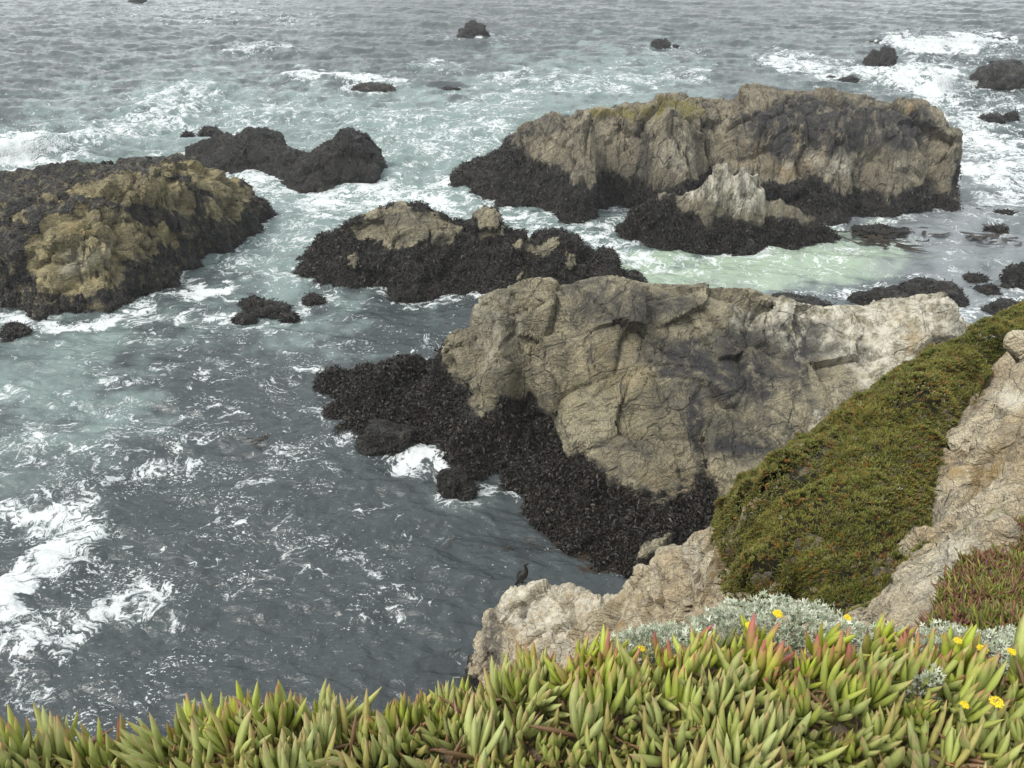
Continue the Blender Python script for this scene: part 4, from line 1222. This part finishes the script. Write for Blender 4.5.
# ------------------------------------------------------------------ silver plants with yellow flower heads
def silver_plant(x, y, r, rise, seed, label, flowers):
    rg = np.random.default_rng(seed)
    c = np.array([x, y, float(ground_z(x, y)[0])])
    root = bpy.data.objects.new('silver_plant', None)
    COL.objects.link(root)
    root.location = c
    root.empty_display_size = .1
    tag(root, label, 'plant', 'silver leaved plants behind the ice plants')
    n = int(90 + 8500 * (r[0] * r[1]) / .06)
    u = rg.normal(0, 1, (n, 3))
    u[:, 2] = np.abs(u[:, 2])
    u /= np.linalg.norm(u, axis=1)[:, None]
    lump = 1 + .35 * fbm(u * 2.5 + seed, 3, seed)
    rad = lump * rg.uniform(.75, 1.0, n)
    P = c + u * rad[:, None] * np.array([r[0], r[1], rise])
    d = u * np.array([1, 1, .9]) + rg.normal(0, .45, (n, 3)) + np.array([0, 0, .35])
    d /= np.linalg.norm(d, axis=1)[:, None]
    s = np.cross(d, rg.normal(0, 1, (n, 3)))
    s /= np.linalg.norm(s, axis=1)[:, None]
    nn = np.cross(d, s)
    L = rg.uniform(.009, .019, n)[:, None]
    # a lobed leaf: three narrow fingers each made of two faces
    VV, FF = [], []
    for a, l in ((0, 1.0), (.7, .72), (-.7, .72)):
        dd = d * math.cos(a) + s * math.sin(a)
        ss = np.cross(nn, dd)
        w = L * .13
        b0, m0, t0 = P + d * L * .25 * (a != 0), P + dd * L * l * .6 + nn * L * .06, P + dd * L * l
        b = len(VV) * 0
        VV.append(np.stack([b0 - ss * w * .6, b0 + ss * w * .6, m0 + ss * w, m0 - ss * w, t0 + ss * w * .4, t0 - ss * w * .4], 1))
    V = np.concatenate(VV, 1).reshape(-1, 3)
    off = (np.arange(n) * 18)[:, None]
    FF = np.concatenate([off + np.array(q) + 6 * k for k in range(3) for q in ((0, 1, 2, 3), (3, 2, 4, 5))])
    col = jitter_cols(rg, [(.46, .49, .38), (.55, .57, .46), (.36, .41, .28)], n)
    make_obj('foliage', V, FF, MAT['petal'], tuple(c), root, {'col': np.repeat(col, 18, 0)})
    # stems
    Vs, Fs, k = [], [], 0
    for i in range(26):
        a = rg.uniform(0, 6.28)
        q = np.array([math.cos(a) * r[0], math.sin(a) * r[1], rise]) * rg.uniform(.4, .9) * np.array([1, 1, .9])
        for t in (0, 1):
            for j in range(4):
                Vs.append(c + q * t + .004 * np.array([math.cos(j * 1.57), math.sin(j * 1.57), 0]))
        Fs += [(k + j, k + (j + 1) % 4, k + 4 + (j + 1) % 4, k + 4 + j) for j in range(4)]
        k += 8
    make_obj('stem', np.array(Vs), np.array(Fs), MAT['leaf'], tuple(c), root, {'col': np.tile([.16, .16, .10], (len(Vs), 1))})
    for (px, py, Y, w) in flowers:
        fc = PY(px, py, Y)
        Vs, Fs, Cs, k = [], [], [], 0
        for j in range(46):                              # a flat head of tiny florets
            a, rr = j * 2.4, w * math.sqrt(j / 46) * .5
            p = fc + np.array([math.cos(a) * rr, math.sin(a) * rr, -.25 * rr * rr / (w * .5) + rg.normal(0, .001)])
            e = w * .10
            for q in ((e, 0, 0), (0, e, 0), (-e, 0, 0), (0, -e, 0), (0, 0, e * 1.2), (0, 0, -e * 2.0)):
                Vs.append(p + np.array(q))
            Fs += [(k, k + 1, k + 4), (k + 1, k + 2, k + 4), (k + 2, k + 3, k + 4), (k + 3, k, k + 4), (k + 1, k, k + 5), (k + 2, k + 1, k + 5), (k + 3, k + 2, k + 5), (k, k + 3, k + 5)]
            Cs += [np.array([.70, .55, .03]) * rg.uniform(.8, 1.15)] * 6
            k += 6
        fo = make_obj('flower', np.array(Vs), np.array(Fs), MAT['petal'], tuple(fc), root, {'col': np.array(Cs)}, smooth=False)
        base = c + (fc - c) * .3
        Sv, Sf = [], []
        for t, p in ((0, base), (1, fc - np.array([0, 0, .004]))):
            for j in range(5):
                Sv.append(p + .0022 * np.array([math.cos(j * 1.257), math.sin(j * 1.257), 0]))
        Sf = [(j, (j + 1) % 5, 5 + (j + 1) % 5, 5 + j) for j in range(5)]
        make_obj('flower_stalk', np.array(Sv), np.array(Sf), MAT['leaf'], tuple(fc), fo, {'col': np.tile([.3, .34, .2], (10, 1))})
    return root


silver_plant(.42, 1.40, (.15, .09), .06, 5, 'silver leaved plant with one yellow flower head, leftmost of the silver clumps', [(662, 657, 1.30, .026), (642, 648, 1.32, .018)])
silver_plant(.74, 1.44, (.25, .13), .066, 6, 'widest silver leaved clump, in the middle below the green spur', [(751, 625, 1.36, .026), (778, 613, 1.37, .025), (848, 617, 1.38, .020)])
silver_plant(1.24, 1.40, (.30, .12), .066, 8, 'silver leaved clump by the right edge with yellow flower heads', [(983, 648, 1.31, .026), (958, 640, 1.32, .02), (1012, 651, 1.31, .021)])
silver_plant(1.02, 1.22, (.035, .03), .12, 9, 'small silver sprig with two yellow flower heads among the right foreground leaves', [(965, 704, 1.13, .020), (997, 701, 1.13, .03)])


# ------------------------------------------------------------------ cormorant on the tip of the outcrop
def sweep(path, radii, n=12, squash=1.0):
    path = np.array(path, float)
    V, F = [], []
    for i, p in enumerate(path):
        t = path[min(i + 1, len(path) - 1)] - path[max(i - 1, 0)]
        t /= np.linalg.norm(t)
        s = np.cross(t, [0, 1, 0.001]); s /= np.linalg.norm(s)
        u = np.cross(s, t)
        for j in range(n):
            a = 2 * math.pi * j / n
            V.append(p + radii[i] * (math.cos(a) * s + squash * math.sin(a) * u))
    for i in range(len(path) - 1):
        for j in range(n):
            F.append((i * n + j, i * n + (j + 1) % n, (i + 1) * n + (j + 1) % n, (i + 1) * n + j))
    return np.array(V), np.array(F)


cand = np.where((np.abs(to_px(V8)[0] - 523) < 3) & (V8[:, 1] > 12))[0]
perch = V8[cand[np.argmin(to_px(V8[cand])[1])]]
def bird_mat():
    n = NT('black plumage')
    c = n.mix(n.noise(n.co, 40, 3), (.008, .009, .009), (.024, .023, .02))
    return n.set(Base_Color=c, Roughness=.45)
bm_ = bird_mat()
root = bpy.data.objects.new('cormorant', None)
COL.objects.link(root)
root.location = perch
tag(root, 'black cormorant standing upright with raised neck on the pale outcrop tip', 'bird')
bp = [(-.17, 0, .05), (-.14, 0, .09), (-.10, 0, .16), (-.05, 0, .25), (0, 0, .34), (.035, 0, .42), (.05, 0, .47), (.05, 0, .52), (.03, 0, .57), (.02, 0, .62), (.03, 0, .66), (.055, 0, .685), (.085, 0, .69), (.10, 0, .688)]
br = [.02, .05, .085, .105, .10, .075, .052, .04, .034, .031, .034, .036, .026, .012]
V, F = sweep(bp, br, 14, .9)
make_obj('body', V + perch, F, bm_, tuple(perch), root)
V, F = sweep([(.095, 0, .69), (.13, 0, .688), (.155, 0, .682), (.16, 0, .674)], [.011, .008, .006, .002], 8)
make_obj('beak', V + perch, F, bm_, tuple(perch), root)
V, F = sweep([(-.12, 0, .10), (-.18, 0, .02), (-.215, 0, -.03)], [.045, .04, .03], 10, .35)
make_obj('tail', V + perch, F, bm_, tuple(perch), root)
for s in (-1, 1):
    V, F = sweep([(-.07, s * .085, .36), (-.09, s * .105, .26), (-.13, s * .09, .15), (-.16, s * .05, .06)], [.03, .07, .055, .012], 10, .35)
    make_obj('wing', V + perch, F, bm_, tuple(perch), root)
    V, F = sweep([(-.05, s * .045, .14), (-.045, s * .05, .06), (-.04, s * .05, .0), (.05, s * .06, -.005)], [.028, .014, .012, .018], 8)
    make_obj('leg', V + perch, F, bm_, tuple(perch), root)


# ------------------------------------------------------------------ kelp afloat
def kelp(name, strands, seed, label, width=.05):
    rg = np.random.default_rng(seed)
    Vs, Fs, k = [], [], 0
    for (px, py, L, ang, n) in strands:
        c = PZ(px, py, 0.06)
        for i in range(n):
            p = c + np.array([rg.normal(0, L * .4), rg.normal(0, L * .4), rg.uniform(-.02, .05)])
            a = ang + rg.normal(0, .35)
            m = 6
            for j in range(m + 1):
                a += rg.normal(0, .3)
                w = width * rg.uniform(.6, 1.2) * (1 - (j / m) ** 3 * .8)
                s = np.array([-math.sin(a), math.cos(a), 0]) * w
                Vs += [p - s, p + s]
                p = p + np.array([math.cos(a), math.sin(a), 0]) * L / m + np.array([0, 0, rg.normal(0, .012)])
            Fs += [(k + 2 * j, k + 2 * j + 1, k + 2 * j + 3, k + 2 * j + 2) for j in range(m)]
            k += 2 * (m + 1)
    V = np.array(Vs)
    col = np.tile([.03, .022, .014], (len(V), 1)) * rg.uniform(.6, 1.5, (len(V), 1))
    o = make_obj(name, V, np.array(Fs), MAT['weed'], tuple(V.mean(0)), attrs={'col': col})
    return tag(o, label, 'kelp')


kelp('kelp', [(600, 562, .9, .4, 46), (585, 556, .8, -.3, 40), (615, 568, .8, .2, 40), (630, 580, .8, 0, 30)], 1, 'brown kelp bed swirling where the headland meets the dark cove', .05)
kelp('kelp', [(500, 547, .35, -.2, 3), (512, 549, .4, .1, 4), (525, 543, .4, 1.2, 4), (480, 549, .3, .1, 2), (540, 560, .5, 2.2, 5), (455, 545, .35, 1.8, 3), (545, 545, .5, 1.9, 5)], 2, 'thin dark kelp strands drifting near the cormorant', .022)
kelp('kelp', [(250, 440, .5, .4, 10), (256, 434, .5, 1.0, 8), (246, 433, .4, 2.0, 6)], 3, 'small tangle of kelp breaking the surface in open grey water', .035)
kelp('kelp', [(898, 208, 1.0, .1, 8), (985, 210, 1.0, 2.6, 8), (965, 236, 1.0, .2, 7), (982, 235, 1.0, .0, 5), (1004, 242, 1.0, .1, 6), (985, 240, .9, .3, 4), (1010, 226, 1.0, 2.8, 7)], 4, 'scattered kelp strands floating in the right shallows', .10)
kelp('kelp', [(880, 240, 1.6, .1, 14), (850, 236, 1.6, -.1, 10), (915, 232, 1.2, .1, 8)], 5, 'kelp streaming from the reef at the foot of the largest far rock', .12)

# ------------------------------------------------------------------ the sea
def spaced(*segs):
    out = []
    for a, b, n, g in segs:
        out.append(np.linspace(a, b, n, endpoint=False) if g == 'lin' else np.geomspace(a, b, n, endpoint=False))
    return np.concatenate(out)


ys = np.append(spaced((-30, 8, 12, 'lin'), (8, 11, 30, 'lin'), (11, 30, 330, 'geo'), (30, 75, 330, 'geo'), (75, 200, 200, 'geo'), (200, 4000, 50, 'geo')), 4000)
tt = np.append(spaced((-3, -1.6, 24, 'lin'), (-1.6, -.85, 60, 'lin'), (-.85, .9, 800, 'lin'), (.9, 1.6, 60, 'lin'), (1.6, 3, 24, 'lin')), 3)
TT, YY = np.meshgrid(tt, ys)
XX = TT * (np.maximum(YY, 0) * .9 + 8)
X, Y = XX.ravel(), YY.ravel()
W2 = np.stack([X, Y, np.zeros(len(X))], 1)
fade = sstep(260, 120, Y) * sstep(5, 9, Y)
act = np.where((fade > 0) & (np.abs(X) < 160))[0]
eta = np.zeros(len(X))
Wn = W2[act]
rot = np.array([[math.cos(.18), math.sin(.18), 0], [-math.sin(.18), math.cos(.18), 0], [0, 0, 1]])
Wr = Wn @ rot
far = sstep(30, 75, Wn[:, 1])
n1 = fbm(Wr * np.array([.06, .16, 1]), 3, 900)
n2 = fbm(Wr * np.array([.22, .48, 1]), 4, 910, .55)
n3 = 1 - np.abs(fbm(Wr * np.array([.55, 1.05, 1]), 4, 920, .55)) * 2
eta[act] = (n1 * (.20 + .35 * far) + n2 * (.23 + .10 * far) + n3 * (.055 + .05 * far)) * fade[act]

# surf: where foam lies, how milky the water is; (points in image pixels, half width, strength)
dist_act = np.where((Y > 8) & (Y < 170) & (np.abs(X) < 130))[0]
Qx, Qy, _ = to_px(W2[dist_act])
fo = np.zeros(len(dist_act)); fl = fo.copy(); te = fo.copy(); gr = fo.copy(); ht = fo.copy()
wob = fbm(W2[dist_act] * .12, 4, 950)
wob2 = fbm(W2[dist_act] * .35, 4, 960)
wob3 = fbm(W2[dist_act] * .8, 4, 970)
wob4 = fbm(W2[dist_act] * .9, 4, 980)
row_f = (H / np.hypot(W2[dist_act, 1], H))


def stroke(arr, pts, hw, amt, vy=1.0, soft=.9, cap=True):
    p = np.array(pts, float)
    d = np.full(len(Qx), 1e9)
    k = 1.0 / vy
    ax, ay = Qx + wob * hw * 1.1 + wob3 * hw * .8, (Qy + wob2 * hw * .5 + wob4 * hw * .5 * vy) * k
    if len(p) == 1:
        d = np.hypot(ax - p[0, 0], ay - p[0, 1] * k)
    for a, b in zip(p[:-1], p[1:]):
        a2, b2 = np.array([a[0], a[1] * k]), np.array([b[0], b[1] * k])
        v = b2 - a2
        t = np.clip(((ax - a2[0]) * v[0] + (ay - a2[1]) * v[1]) / (v @ v + 1e-9), 0, 1)
        d = np.minimum(d, np.hypot(ax - a2[0] - t * v[0], ay - a2[1] - t * v[1]))
    m = amt * np.exp(-.55 * (d / hw) ** 2)
    np.maximum(arr, m, out=arr)


S = stroke
for pts, hw, a, t, vy in [
    # far sea
    ([(150, 12), (215, 12), (285, 18)], 50, .50, .3, .22), ([(228, 52), (275, 49)], 14, .62, .35, .4), ([(150, 100), (180, 97), (200, 96)], 14, .6, .3, .4),
    ([(300, 79), (335, 76), (350, 85), (402, 84)], 14, .80, .3, .4), ([(415, 68), (455, 66)], 16, .55, .3, .4), ([(330, 115), (390, 105)], 26, .42, .5, .4),
    ([(0, 162), (45, 158)], 30, 1.0, .5, .5), ([(0, 168), (70, 150), (125, 132), (165, 112), (200, 98)], 30, .64, .8, .5), ([(60, 150), (140, 130), (200, 115), (270, 120)], 40, .52, .8, .4),
    ([(240, 115), (330, 120), (420, 125)], 36, .42, .7, .4), ([(390, 150), (450, 140), (520, 130)], 40, .55, 1.0, .5), ([(400, 120), (480, 103), (560, 88), (640, 80)], 34, .55, .8, .4), ([(500, 78), (600, 84), (700, 75)], 24, .55, .4, .4),
    ([(620, 65), (680, 58)], 20, .40, .1, .4), ([(650, 50), (700, 50)], 20, .38, .1, .4), ([(455, 40), (520, 38)], 18, .38, .1, .4),
    # channels
    ([(225, 175), (270, 178), (300, 188), (400, 192), (450, 202)], 26, .74, .9, .7), ([(300, 215), (400, 205), (470, 215)], 36, .55, 1.0, .6), ([(285, 200), (330, 222), (300, 262), (250, 275)], 34, .50, .8, .8),
    ([(190, 291)], 30, 1.0, .5, .4), ([(215, 262), (270, 245)], 20, .5, .5, .6), ([(130, 318), (200, 312), (250, 330), (300, 315), (330, 290)], 18, .56, .3, .6), ([(0, 318), (30, 326), (100, 326), (150, 305)], 12, .72, .5, .7), ([(60, 350), (110, 340)], 30, .45, .7, .6),
    ([(300, 300), (420, 303), (480, 300)], 14, .45, .1, .6), ([(180, 345), (230, 335), (320, 330)], 18, .46, .1, .6),
    ([(490, 213), (560, 222), (625, 214)], 20, .62, .4, .6), ([(545, 232), (600, 246), (640, 262)], 24, .62, .7, .7), ([(510, 238), (600, 228)], 22, .60, .5, .5), ([(640, 256), (720, 258), (820, 246)], 16, .52, .6, .5), ([(830, 212), (905, 216)], 20, .48, .2, .4),
    ([(640, 285), (740, 275), (840, 262)], 30, .40, .6, .6),
    # right hand side
    ([(780, 60), (870, 78), (945, 76)], 24, .74, .5, .5), ([(900, 46), (940, 50), (985, 43)], 18, .92, .2, .45), ([(945, 78), (942, 98), (900, 82)], 20, .90, .4, .6), ([(955, 130), (985, 150), (1010, 185)], 50, .74, .5, .7), ([(920, 115), (1000, 105), (1024, 112)], 34, .55, .3, .5),
    ([(900, 90), (1024, 90)], 30, .50, .2, .4), ([(950, 60), (1024, 50)], 20, .45, .1, .4), ([(920, 210), (1000, 215), (1024, 200)], 30, .40, .35, .5), ([(960, 262), (1024, 262)], 26, .35, .3, .5), ([(985, 308), (1010, 300)], 16, .62, .35, .6), ([(975, 330), (1000, 322)], 14, .55, .3, .6),
    # near water
    ([(0, 385), (40, 400), (90, 405)], 34, .58, .7, .6), ([(0, 470), (40, 440), (20, 425)], 16, .62, .6, 1), ([(0, 480), (60, 460), (120, 440)], 22, .56, .5, .7), ([(20, 510), (60, 495), (95, 490), (150, 470), (190, 462)], 14, .72, .25, .8),
    ([(20, 515), (80, 520), (90, 535), (55, 560), (0, 598)], 20, .95, .3, .8), ([(0, 650), (40, 640), (100, 615), (160, 590)], 20, .86, .25, .8), ([(0, 625), (20, 615)], 18, .9, .3, .8), ([(0, 695), (28, 700)], 22, .7, .2, .9), ([(100, 600), (160, 560), (130, 545)], 12, .55, .1, .9),
    ([(275, 448), (320, 462), (350, 480)], 10, .62, .1, .8), ([(300, 530), (340, 545), (370, 565), (400, 585), (430, 603), (395, 610)], 9, .66, .05, .9), ([(250, 560), (290, 590)], 10, .42, 0, .9), ([(320, 412), (330, 440), (345, 445)], 9, .62, .2, 1), ([(340, 448), (370, 455)], 8, .6, .1, .8),
    ([(392, 458), (425, 448), (458, 462), (430, 470)], 15, .95, .3, .7), ([(440, 478), (450, 500), (480, 500), (486, 486)], 10, .92, .3, .8), ([(512, 488), (520, 496)], 9, .72, .2, .8), ([(300, 380), (310, 420)], 9, .45, .1, 1), ([(330, 345), (400, 340), (450, 330)], 16, .34, 0, .6), ([(330, 372), (300, 400)], 10, .4, 0, .8),
]:
    S(fo, pts, hw * (.85 if pts[0][1] < 330 else 1.15), min(1.15, a * (1.12 if pts[0][1] < 330 else 0.84)), vy)
    if t: S(te, pts, hw * 2.2, t, vy * 1.1)
for pts, hw, a, vy in [([(40, 470), (200, 440), (260, 430)], 60, .50, .7), ([(30, 560), (160, 540)], 110, .55, .9), ([(60, 660), (160, 640)], 110, .55, .7), ([(150, 410), (300, 390)], 60, .42, .6), ([(230, 520), (420, 590)], 44, .38, .8), ([(200, 600), (300, 650)], 60, .30, .9), ([(0, 700), (100, 700)], 50, .6, .8), ([(330, 350), (440, 340)], 50, .3, .6), ([(500, 580)], 30, .25, .8)]:
    S(fl, pts, hw, min(1, a * 1.5), vy)
for pts, hw, a, vy in [([(120, 340)], 90, .5, .4), ([(60, 430), (150, 400)], 90, .30, .5), ([(330, 160), (480, 150)], 120, .55, .5), ([(320, 230)], 70, .6, .8), ([(900, 130)], 160, .4, .5), ([(100, 130)], 120, .4, .4), ([(560, 235)], 90, .45, .4)]:
    S(te, pts, hw, a, vy)
for pts, hw, a, vy in [([(80, 350), (260, 375), (420, 340)], 110, .40, .5), ([(60, 430), (180, 440)], 110, .44, .6), ([(150, 570), (330, 560)], 110, .34, .7), ([(330, 160), (460, 150)], 110, .5, .5), ([(300, 230)], 70, .5, .8), ([(120, 120), (260, 110)], 90, .45, .4), ([(560, 240)], 90, .5, .4)]:
    S(fo, pts, hw, a, vy)
S(gr, [(650, 275), (730, 272), (800, 262), (870, 252)], 36, 1.0, .6)
S(gr, [(870, 252), (960, 262), (1000, 300)], 24, .42, .6)
fm = np.zeros(len(dist_act))
S(fm, [(910, 215), (960, 250), (1010, 300)], 60, .9, .8)
S(fm, [(700, 300), (800, 296)], 40, .4, .5)
S(fo, [(650, 275), (760, 268), (860, 250)], 40, .46, .6)
S(fo, [(930, 230), (1000, 270)], 60, .36, .6)
# breaking crests stand up from the water
for pts, hw, a, vy in [([(0, 158), (60, 150), (125, 130), (165, 110), (205, 96)], 22, .8, .35), ([(300, 78), (400, 82)], 14, .5, .35), ([(228, 50), (275, 47)], 14, .5, .35), ([(900, 44), (985, 42)], 18, .7, .4), ([(900, 80), (945, 76)], 20, .6, .4), ([(955, 140), (1010, 165)], 26, .5, .5), ([(30, 515), (85, 520), (60, 555), (0, 595)], 26, .22, .8), ([(390, 160), (470, 145)], 30, .4, .4), ([(400, 455), (450, 460)], 12, .2, .7)]:
    S(ht, pts, hw, a, vy)
# a broken collar of foam round the rocks
for f, (x0, x1, y0, y1) in ROCK_RBF:
    m = np.where((W2[dist_act, 0] > x0) & (W2[dist_act, 0] < x1) & (W2[dist_act, 1] > y0) & (W2[dist_act, 1] < y1))[0]
    if len(m) == 0: continue
    h = f(W2[dist_act[m], 0], W2[dist_act[m], 1])
    fo[m] = np.maximum(fo[m], sstep(-1.5, -.1, h) * np.clip(.30 + .5 * wob2[m] + .25 * (W2[dist_act[m], 1] > 30), 0, .75))
for cx, cy, w in ROCK_SMALL:
    if cy < 30: continue
    d = np.hypot(W2[dist_act, 0] - cx, (W2[dist_act, 1] - cy))
    fo = np.maximum(fo, sstep(2.4, .9, d / w) * np.clip(.42 + .6 * wob2, 0, .7))
cov = {}
for k, a in (('foam', fo), ('fleck', fl), ('teal', te), ('green', gr), ('film', fm)):
    cov[k] = np.zeros(len(X)); cov[k][dist_act] = np.clip(a, 0, 1.1)
eta[dist_act] += ht * (1 + .25 * wob)
Vw = np.stack([X, Y, eta], 1)
q = np.arange(len(X)).reshape(XX.shape)
F = np.stack([q[:-1, :-1], q[:-1, 1:], q[1:, 1:], q[1:, :-1]], -1).reshape(-1, 4)
sea = make_obj('water', Vw, F, MAT['water'], attrs=cov)
tag(sea, kind='structure')

# ------------------------------------------------------------------ sea air
hz = bpy.data.materials.new('sea air')
hz.use_nodes = True
hz.node_tree.nodes.clear()
ho = hz.node_tree.nodes.new('ShaderNodeOutputMaterial')
hv = hz.node_tree.nodes.new('ShaderNodeVolumePrincipled')
hv.inputs['Color'].default_value = (0.93, 0.96, 1.0, 1)
hv.inputs['Density'].default_value = 0.0004
hz.node_tree.links.new(hv.outputs[0], ho.inputs['Volume'])
bx = np.array([(x, y, z) for z in (-5.0, 20.0) for y in (-60.0, 4100.0) for x in (-11500.0, 11500.0)])
haze = make_obj('haze', bx, [(0, 2, 3, 1), (4, 5, 7, 6), (0, 1, 5, 4), (2, 6, 7, 3), (0, 4, 6, 2), (1, 3, 7, 5)], hz, smooth=False)
tag(haze, 'thin sea haze veiling the distant rocks and water', 'haze', kind='stuff')
SC.cycles.volume_bounces = 1

# spray thrown up where the swell breaks
def spray(pts, n, w, h, seed, label):
    rg = np.random.default_rng(seed)
    p = np.array([PZ(a, b, .5) for a, b in pts])
    t = rg.uniform(0, len(p) - 1.001, n)
    i = t.astype(int)
    c = p[i] + (p[i + 1] - p[i]) * (t - i)[:, None] + rg.normal(0, 1, (n, 3)) * np.array([w, w, 0])
    c[:, 2] += rg.exponential(h, n)
    r = rg.uniform(.012, .05, n)[:, None]
    tet = np.array([(1, 1, 1), (-1, -1, 1), (-1, 1, -1), (1, -1, -1)]) * .7
    V = (c[:, None] + tet[None] * r[:, None]).reshape(-1, 3)
    F = (np.array([(0, 1, 2), (0, 3, 1), (0, 2, 3), (1, 3, 2)])[None] + (np.arange(n) * 4)[:, None, None]).reshape(-1, 3)
    o = make_obj('spray', V, F, MAT['petal'], tuple(V.mean(0)), attrs={'col': np.tile([.78, .8, .8], (len(V), 1))})
    tag(o, label, 'spray', kind='stuff')


spray([(-30, 158), (20, 156), (60, 150)], 5000, .6, .45, 1, 'white spray over the breaking wave at the left edge')
spray([(905, 46), (945, 44), (988, 42)], 2500, .7, .4, 2, 'white spray over the breaking wave far out at the right')
spray([(940, 76), (946, 92)], 1500, .5, .3, 3, 'white spray behind the right end of the largest far rock')
